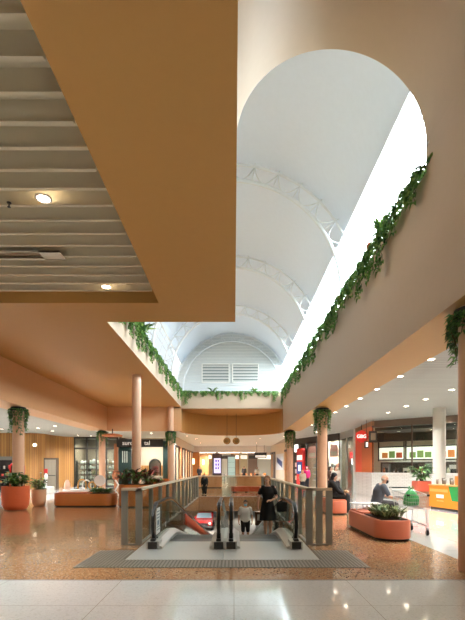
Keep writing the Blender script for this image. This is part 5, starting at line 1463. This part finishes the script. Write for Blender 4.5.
def add_head(b, hc, face, up, s=1.):
    """skull, jaw, nose, ears; face = forward direction"""
    f = V(face).normalized(); up = V(up); up = (up-f*up.dot(f)).normalized(); sd = f.cross(up)
    M = Matrix((sd, f, up)).transposed()
    hc = V(hc); g = lambda x, y, z: hc+M @ V((x, y, z))*s
    b.ball(g(0, -.012, .03), .082*s, sc=(.92, 1.12, 1.05), rot=M, n=16)
    b.ball(g(0, .018, -.045), .062*s, sc=(.90, 1.0, 1.05), rot=M, n=14)
    b.ball(g(0, .045, -.085), .028*s, sc=(1.1, 1, .8), rot=M, n=10)
    b.ball(g(0, .086, -.022), .016*s, sc=(.8, 1, 1.5), rot=M, n=8); b.ball(g(0, .095, -.034), .013*s, n=8)
    b.ball(g(0, .072, .022), .03*s, sc=(1.7, .5, .5), rot=M, n=8)
    for x in (-1, 1): b.ball(g(x*.077, -.01, -.01), .03*s, sc=(.35, .7, 1.1), rot=M, n=8)
    b.ball(g(0, .08, -.065), .018*s, sc=(1.4, .6, .6), rot=M, n=8)
    return g, M
def add_hand(b, w, d, nrm, side=1, curl=.5, s=1.):
    """palm, four unequal fingers bent twice, and a thumb off the palm side"""
    w = V(w); d = V(d).normalized(); nrm = V(nrm); nrm = (nrm-d*nrm.dot(d)).normalized(); x = d.cross(nrm)*side
    b.ball(w+d*.045*s, .045*s, sc=(.85, 1.05, .42), rot=Matrix((x, d, nrm)).transposed(), n=10)
    for k, (off, L) in enumerate(((-.028, .062), (-.009, .074), (.010, .070), (.028, .054))):
        p0 = w+d*.06*s+x*off*s; p1 = w+d*.088*s+x*off*1.1*s
        a = curl; d1 = (d*math.cos(a)-nrm*math.sin(a)); p2 = p1+d1*L*.55*s; d2 = (d*math.cos(a*2)-nrm*math.sin(a*2)); p3 = p2+d2*L*.5*s
        b.caps(p0, .011*s, p1, .0105*s, 8); b.caps(p1, .0105*s, p2, .0095*s, 8); b.caps(p2, .0095*s, p3, .008*s, 8)
    t0 = w+d*.025*s-x*.03*s; t1 = t0-x*.026*s+d*.028*s-nrm*.01*s; t2 = t1+d*.03*s-nrm*.012*s
    b.caps(t0, .014*s, t1, .0115*s, 8); b.caps(t1, .0115*s, t2, .009*s, 8)
def body_mesh(J, parent, m, vox=.009):
    b = MB(); b.loft(torso_rings(J))
    for s in 'lr':
        sh, el, wr, hp_, kn, an = (V(J[k+s]) for k in ('sh', 'el', 'wr', 'hp', 'kn', 'an'))
        b.ball(sh, .055, n=10); b.caps(sh, .050, el, .036, 12); b.caps(el, .036, wr, .025, 12)
        hd = V(J.get('hd'+s, wr-el)); add_hand(b, wr, hd, J.get('hn'+s, (0,-1,0)), 1 if s == 'l' else -1, J.get('curl', .45))
        b.caps(hp_, .085, kn, .055, 14); b.ball(kn, .056, n=10); b.caps(kn, .053, kn.lerp(an, .35), .056, 12); b.caps(kn.lerp(an, .35), .056, an, .034, 12)
        toe = V(J['toe'+s]); heel = an+(an-toe).normalized()*.0; heel = V((an.x, an.y, toe.z))-(V((toe.x,toe.y,0))-V((an.x,an.y,0))).normalized()*.04
        b.caps(an, .034, heel+V((0,0,.015)), .032, 10); b.caps(heel+V((0,0,.01)), .032, toe, .026, 10); b.caps(an, .034, toe, .026, 10)
    hc = V(J['head']); b.caps(V(J['neck'])-V((0,0,.04)), .056, hc-V((0,0,.03)), .05, 14)
    g, M = add_head(b, hc, J['face'], J.get('hup', (0,0,1)), J.get('hs', 1.))
    o = remesh(b, vox, 'body', m, parent, 3); o.location = -V(parent.location)
    return g, M
def place(o, parent): o.location = -V(parent.location); return o
def garment(parent, name, m, builder, vox=.012, it=4):
    b = MB(); builder(b); return place(remesh(b, vox, name, m, parent, it), parent)
def face_bits(g, M, parent, s=1., mask=None, hairm=None, hair=None):
    eye = mat('eye_white', (230,226,220), .3); iris = mat('iris_dark', (40,30,26), .3)
    for x in (-1, 1):
        b = MB(); b.ball(g(x*.031, .066, .0), .0125, n=10); e = b.build('eye', eye, parent)
        b = MB(); b.ball(g(x*.031, .075, .0), .0065, n=8); b.build('iris', iris, e)
    if mask:
        def mk(b):
            b.ball(g(0, .055, -.055), .058*s, sc=(1.12, .85, .95), rot=M, n=14)
            for x in (-1, 1): b.caps(g(x*.055, .05, -.03), .006, g(x*.083, -.02, -.005), .006, 6)
        garment(parent, 'face_mask', mask, mk, .008, 3)
    else:
        b = MB(); b.ball(g(0, .092, -.066), .012, sc=(1.8, .5, .5), rot=M, n=8); b.build('mouth', mat('lips', (176,96,88), .45), parent)
    if hairm: garment(parent, 'hair', hairm, lambda b: hair(b, g, M), .009, 3)

# --- woman in black walking up off the right walkway
bx_, by_ = .93, 11.4; bz_ = rz(by_)-.03
def W3(x, y, z): return (bx_+x, by_+y, bz_+z)
J = dict(pelvis=W3(0,0,.92), chest=W3(0,-.03,1.22), neck=W3(0,-.02,1.43), head=W3(-.02,-.05,1.56), face=(-.25,-1,-.12), build=.92, waist=.12,
  shl=W3(.17,-.02,1.36), shr=W3(-.17,-.02,1.36), ell=W3(.25,.0,1.10), elr=W3(-.25,.04,1.10), wrl=W3(.10,-.20,1.03), wrr=W3(-.27,-.06,.86),
  hdl=(-.9,-.25,-.05), hnl=(0,-.3,1), hdr=(.05,-.2,-1), hnr=(-1,-.1,0),
  hpl=W3(.085,0,.88), hpr=W3(-.085,0,.88), knl=W3(.075,-.05,.49), knr=W3(-.07,-.10,.50), anl=W3(.07,.03,.085), anr=W3(-.065,-.13,.09),
  toel=W3(.09,-.11,.03), toer=W3(-.09,-.28,.04))
t = thing('person', 'woman in a black short-sleeved dress riding up the right walkway', 'person', (bx_, by_, bz_))
g, M = body_mesh(J, t, skin)
blackcloth = mat('black_cloth', (26,24,24), .8)
def dress(b):
    R_ = torso_rings(J, .018)[1:6]
    u = V((1,0,0)); v = V((0,-1,0))
    sk = [ering(W3(0,-.05,.47), u, v, .235, .19), ering(W3(0,-.03,.62), u, v, .222, .175), ering(W3(0,-.01,.80), u, v, .195, .15)]
    b.loft(sk+R_)
    for s, sg in (('l', 1), ('r', -1)):
        sh, el = V(J['sh'+s]), V(J['el'+s]); b.caps(sh-V((sg*.03,0,0)), .072, sh.lerp(el, .55), .066, 12)
garment(t, 'dress', blackcloth, dress)
hairc = mat('hair_light_brown', (150,112,76), .6)
def longhair(b, g, M):
    b.ball(g(0, -.028, .045), .090, sc=(.98, 1.06, 1.0), rot=M, n=14); b.ball(g(0, -.07, -.04), .07, sc=(1.05,.7,1.3), rot=M, n=12)
    for x in (-1, 1): b.caps(g(x*.075, -.01, .03), .024, g(x*.082, -.03, -.12), .022, 10)
face_bits(g, M, t, hairm=hairc, hair=longhair)
for s in 'lr':
    def shoe(b, s=s):
        an, toe = V(J['an'+s]), V(J['toe'+s]); h = V((an.x, an.y+.04, toe.z)); b.caps(h, .040, toe, .034, 10)
    garment(t, 'shoe', black, shoe, .01, 2)
t = thing('handbag', 'black handbag carried at the woman in black by her side', 'bag', W3(.36,-.05,.72))
b = MB(); b.box(*sum(([a, c] for a, c in zip(W3(.24,-.14,.70), W3(.52,.04,.98))), []), bev=.03); b.build('body', mat('bag_leather', (34,34,38), .4), t)
b = MB(); b.tube([W3(.27,-.05,.97), W3(.2,-.1,1.08), W3(.12,-.16,1.10), W3(.2,-.02,1.2), W3(.23,0,1.2), W3(.47,-.05,.97)], .012, 8); b.build('strap', black, t)

# --- man in grey shirt with blue mask further down
bx_, by_ = .47, 17.0; bz_ = rz(by_)-.03
J = dict(pelvis=W3(0,0,.96), chest=W3(0,-.02,1.28), neck=W3(0,-.02,1.50), head=W3(0,-.04,1.64), face=(0,-1,-.15), build=1.08, waist=.15,
  shl=W3(.20,-.01,1.42), shr=W3(-.20,-.01,1.42), ell=W3(.27,.02,1.14), elr=W3(-.27,.02,1.14), wrl=W3(.27,-.10,.90), wrr=W3(-.27,-.10,.90), hnl=(1,0,0), hnr=(-1,0,0),
  hpl=W3(.095,0,.92), hpr=W3(-.095,0,.92), knl=W3(.10,-.04,.50), knr=W3(-.10,-.04,.50), anl=W3(.10,.02,.09), anr=W3(-.10,.02,.09), toel=W3(.12,-.14,.04), toer=W3(-.12,-.14,.04))
t = thing('person', 'man in a pale grey shirt and blue mask lower on the walkway', 'person', (bx_, by_, bz_))
g, M = body_mesh(J, t, skin2)
def shirt_of(J, infl=.024, low=0, sl=.75):
    def f(b):
        b.loft(torso_rings(J, infl)[low:6])
        for s, sg in (('l', 1), ('r', -1)):
            sh, el, wr = V(J['sh'+s]), V(J['el'+s]), V(J['wr'+s])
            ax = (V(J['shl'])-V(J['shr'])).normalized()*sg
            b.caps(sh-ax*.02, .080+infl*.45, sh.lerp(el, min(1, sl)), .066, 12)
            if sl > 1: b.caps(el, .060, el.lerp(wr, sl-1), .050, 12)
    return f
garment(t, 'shirt', mat('shirt_pale_grey', (206,200,192), .8), shirt_of(J))
def trousers_of(J, k=.9):
    def f(b):
        b.loft(torso_rings(J, .018)[0:3])
        for s in 'lr':
            h, kn, an = V(J['hp'+s]), V(J['kn'+s]), V(J['an'+s]); b.caps(h, .108, kn if k >= 1 else h.lerp(kn, k), .078, 14)
            if k > 1: b.caps(kn, .074, kn.lerp(an, k-1), .052, 12)
    return f
garment(t, 'shorts', mat('shorts_dark', (44,38,36), .8), trousers_of(J, .95))
def shorthair(b, g, M): b.ball(g(0, -.026, .042), .088, sc=(.95, 1.08, 1.0), rot=M, n=14)
face_bits(g, M, t, mask=mat('mask_blue', (110,176,200), .7), hairm=mat('hair_dark', (44,34,30), .6), hair=shorthair)
for s in 'lr': garment(t, 'shoe', dark, lambda b, s=s: b.caps(V(J['an'+s])+V((0,.03,-.045)), .045, V(J['toe'+s]), .038, 10), .01, 2)

# --- seated older man with black mask, facing the trolley (+x)
bx_, by_, bz_ = 3.93, 11.1, 0.
J = dict(pelvis=W3(-.02,.22,.56), chest=W3(.04,.20,.86), neck=W3(.12,.18,1.07), head=W3(.19,.16,1.19), face=(1,-.12,-.18), build=1.14, waist=.155,
  shl=W3(.09,.39,.99), shr=W3(.09,-.02,.99), ell=W3(.24,.36,.74), elr=W3(.20,-.14,.74), wrl=W3(.40,.20,.66), wrr=W3(.42,-.20,.68), hdl=(.9,-.3,-.1), hdr=(.9,.2,-.1), hnl=(0,0,1), hnr=(0,0,1),
  hpl=W3(.03,.32,.53), hpr=W3(.03,.12,.53), knl=W3(.46,.34,.52), knr=W3(.46,.10,.52), anl=W3(.44,.34,.09), anr=W3(.44,.10,.09), toel=W3(.60,.36,.04), toer=W3(.60,.08,.04))
t = thing('person', 'seated bald man in grey shirt and black face mask', 'person', (bx_, by_+.2, bz_))
g, M = body_mesh(J, t, skin)
garment(t, 'shirt', mat('shirt_slate', (84,88,96), .85), shirt_of(J, .026))
garment(t, 'shorts', mat('shorts_charcoal', (58,56,56), .85), trousers_of(J, .97))
face_bits(g, M, t, mask=mat('mask_black', (24,24,26), .7), hairm=mat('hair_grey_short', (190,168,150), .7), hair=lambda b, g, M: b.ball(g(0, -.05, .005), .074, sc=(1.05, .85, .75), rot=M, n=12))
for s in 'lr': garment(t, 'shoe', dark, lambda b, s=s: b.caps(V(J['an'+s])+V((-.04,0,-.045)), .045, V(J['toe'+s]), .040, 10), .01, 2)

# --- seated woman in black robe with long dark hair, turned away to the right
bx_, by_, bz_ = 3.28, 13.75, .03
J = dict(pelvis=W3(-.02,0,.56), chest=W3(.0,-.01,.84), neck=W3(.03,-.02,1.06), head=W3(.06,-.04,1.18), face=(.75,-.65,-.2), build=1.05, waist=.14,
  shl=W3(.09,.12,.99), shr=W3(-.06,-.17,.98), ell=W3(.24,.02,.74), elr=W3(.12,-.26,.72), wrl=W3(.34,-.12,.64), wrr=W3(.30,-.26,.64), hnl=(0,0,1), hnr=(0,0,1),
  hpl=W3(.06,.06,.53), hpr=W3(.0,-.10,.53), knl=W3(.46,-.05,.53), knr=W3(.40,-.24,.53), anl=W3(.44,-.06,.09), anr=W3(.40,-.26,.09), toel=W3(.58,-.12,.04), toer=W3(.54,-.34,.04))
t = thing('person', 'seated woman in a long black robe with dark hair', 'person', (bx_, by_, 0))
g, M = body_mesh(J, t, skin)
def robe(b):
    shirt_of(J, .045, 0, 1.85)(b)
    for s in 'lr':
        h, kn, an = V(J['hp'+s]), V(J['kn'+s]), V(J['an'+s]); b.caps(h, .14, kn, .11, 14); b.caps(kn, .11, an+V((0,0,.04)), .13, 14)
garment(t, 'robe', blackcloth, robe, .016, 5)
def veil(b, g, M):
    b.ball(g(0, -.03, .045), .098, sc=(1.0, 1.08, 1.0), rot=M, n=14); b.ball(g(0, -.07, -.06), .085, sc=(1.1,.8,1.5), rot=M, n=12); b.ball(g(0, -.09, -.2), .1, sc=(1.2,.7,1.5), rot=M, n=12)
    for x in (-1, 1): b.caps(g(x*.08, .0, .03), .026, g(x*.09, 0, -.16), .03, 10)
face_bits(g, M, t, hairm=mat('hair_black', (22,18,18), .55), hair=veil)
t = thing('handbag', 'small tan bag on the lap of the woman in black robe', 'bag', W3(.36,-.17,.66))
b = MB(); b.ball(W3(.38,-.26,.70), .07, sc=(1.2,1,.8)); b.build('body', mat('bag_tan', (176,140,104), .6), t)
b = MB(); b.tube([W3(.32,-.26,.74), W3(.36,-.26,.82), W3(.40,-.26,.82), W3(.44,-.26,.74)], .008, 6); b.build('strap', mat('strap_tan', (120,90,64), .6), t)

# --- standing figures further off
def stander(label, x, y, z, top, legs, hairm, h=1.68, face=(0,-1,0), hood=None):
    global bx_, by_, bz_, J
    bx_, by_, bz_ = x, y, z
    k = h/1.74; Wk = lambda a, b_, c: W3(a*k, b_*k, c*k)
    J = dict(pelvis=Wk(0,0,.94), chest=Wk(0,-.02,1.25), neck=Wk(0,-.02,1.47), head=Wk(0,-.04,1.60), face=face, build=1.0, waist=.135,
      shl=Wk(.18,0,1.39), shr=Wk(-.18,0,1.39), ell=Wk(.24,.02,1.12), elr=Wk(-.24,.02,1.12), wrl=Wk(.20,-.14,.95), wrr=Wk(-.20,-.14,.95), hnl=(1,0,0), hnr=(-1,0,0),
      hpl=Wk(.09,0,.90), hpr=Wk(-.09,0,.90), knl=Wk(.10,-.05,.50), knr=Wk(-.10,.02,.50), anl=Wk(.10,.0,.09), anr=Wk(-.10,.06,.09), toel=Wk(.12,-.14,.035), toer=Wk(-.12,-.08,.035))
    t = thing('person', label, 'person', (x, y, z))
    g, M = body_mesh(J, t, skin, .013)
    garment(t, 'jacket', top, shirt_of(J, .036, 0, 1.9), .018)
    garment(t, 'trousers', legs, trousers_of(J, 1.85), .016)
    face_bits(g, M, t, hairm=hairm, hair=longhair if hood is None else hood)
    for s in 'lr': garment(t, 'shoe', dark, lambda b, s=s: b.caps(V(J['an'+s])+V((0,.02,-.045)), .045, V(J['toe'+s]), .038, 10), .014, 2)
jean = mat('trousers_dark', (46,48,58), .8); hb = mat('hair_brown', (84,58,42), .6)
stander('person in a bright magenta jacket before the red kiosk', P(306.5, 28.5), 28.5, 0, mat('jacket_magenta', (212,28,110), .7), jean, mat('magenta_hood', (212,40,112), .7), 1.60)
stander('person with fair hair beside the magenta jacket person', P(302.5, 26.5), 26.5, 0, mat('jacket_cream', (206,190,170), .8), jean, mat('hair_fair', (206,150,84), .6), 1.35)
stander('person in white top standing before the poster shop', P(335.8, 22.5), 22.5, 0, mat('top_white', (222,212,200), .8), jean, hb, 1.62, (.5,-1,0))
stander('person in brown top standing left of the white top person', P(330.5, 24.), 24., 0, mat('top_brown', (86,62,50), .8), jean, mat('hair_dark', (44,34,30)), 1.6, (.8,-.6,0))
stander('short person in black standing behind the far balustrade on the left', P(204.5, 22.6), 22.6, 0, blackcloth, mat('trousers_black', (30,30,32), .8), mat('hair_dark', (44,34,30)), 1.12, (.6,-.8,0))
stander('distant person in dark clothes by the far left wall', P(199.5, 43.), 43., 0, mat('top_navy', (50,54,66), .8), jean, hb, 1.7)
stander('distant person in dark grey right of the glass cabinet', P(244, 47.), 47., 0, mat('top_grey', (80,76,76), .8), jean, hb, 1.7)
stander('distant person in a pale top under the menu screen', P(257, 46.5), 46.5, 0, mat('top_pale', (196,186,172), .8), jean, hb, 1.66)
# ------------------------------------------------------------------ daylight
W = bpy.data.worlds.new('world'); SC.world = W; W.use_nodes = True
nt = W.node_tree; bg = nt.nodes['Background']
geo = nt.nodes.new('ShaderNodeTexCoord'); sep = nt.nodes.new('ShaderNodeSeparateXYZ')
nt.links.new(geo.outputs['Generated'], sep.inputs[0])
rp = nt.nodes.new('ShaderNodeValToRGB'); rp.color_ramp.elements[0].color = (.058,.064,.07,1); rp.color_ramp.elements[1].color = (.92,.98,1,1)
gr = nt.nodes.new('ShaderNodeMapRange'); gr.inputs['From Min'].default_value = -.12; gr.inputs['From Max'].default_value = .22
nt.links.new(sep.outputs[0], gr.inputs['Value']); nt.links.new(gr.outputs[0], rp.inputs[0]); nt.links.new(rp.outputs[0], bg.inputs[0])
bg.inputs[1].default_value = WORLD
for sgn in (1, -1):
    L = bpy.data.lights.new('clerestory_portal', 'AREA'); L.shape = 'RECTANGLE'; L.size = YV-YT; L.size_y = 2.3; L.cycles.is_portal = True
    o = bpy.data.objects.new('clerestory_portal', L); COL.objects.link(o)
    o.location = (VC[0]+sgn*(VR+.03), (YT+YV)/2, 7.4)
    o.rotation_euler = (PI/2, 0, PI/2*sgn)
SC.view_settings.view_transform = 'Standard'; SC.view_settings.look = 'None'; SC.view_settings.gamma = 1
SC.view_settings.exposure = EXPO; SC.view_settings.use_curve_mapping = False
SC.cycles.use_denoising = True
SC.cycles.max_bounces = 10; SC.cycles.diffuse_bounces = 7; SC.cycles.transparent_max_bounces = 16
SC.cycles.sample_clamp_indirect = 8.
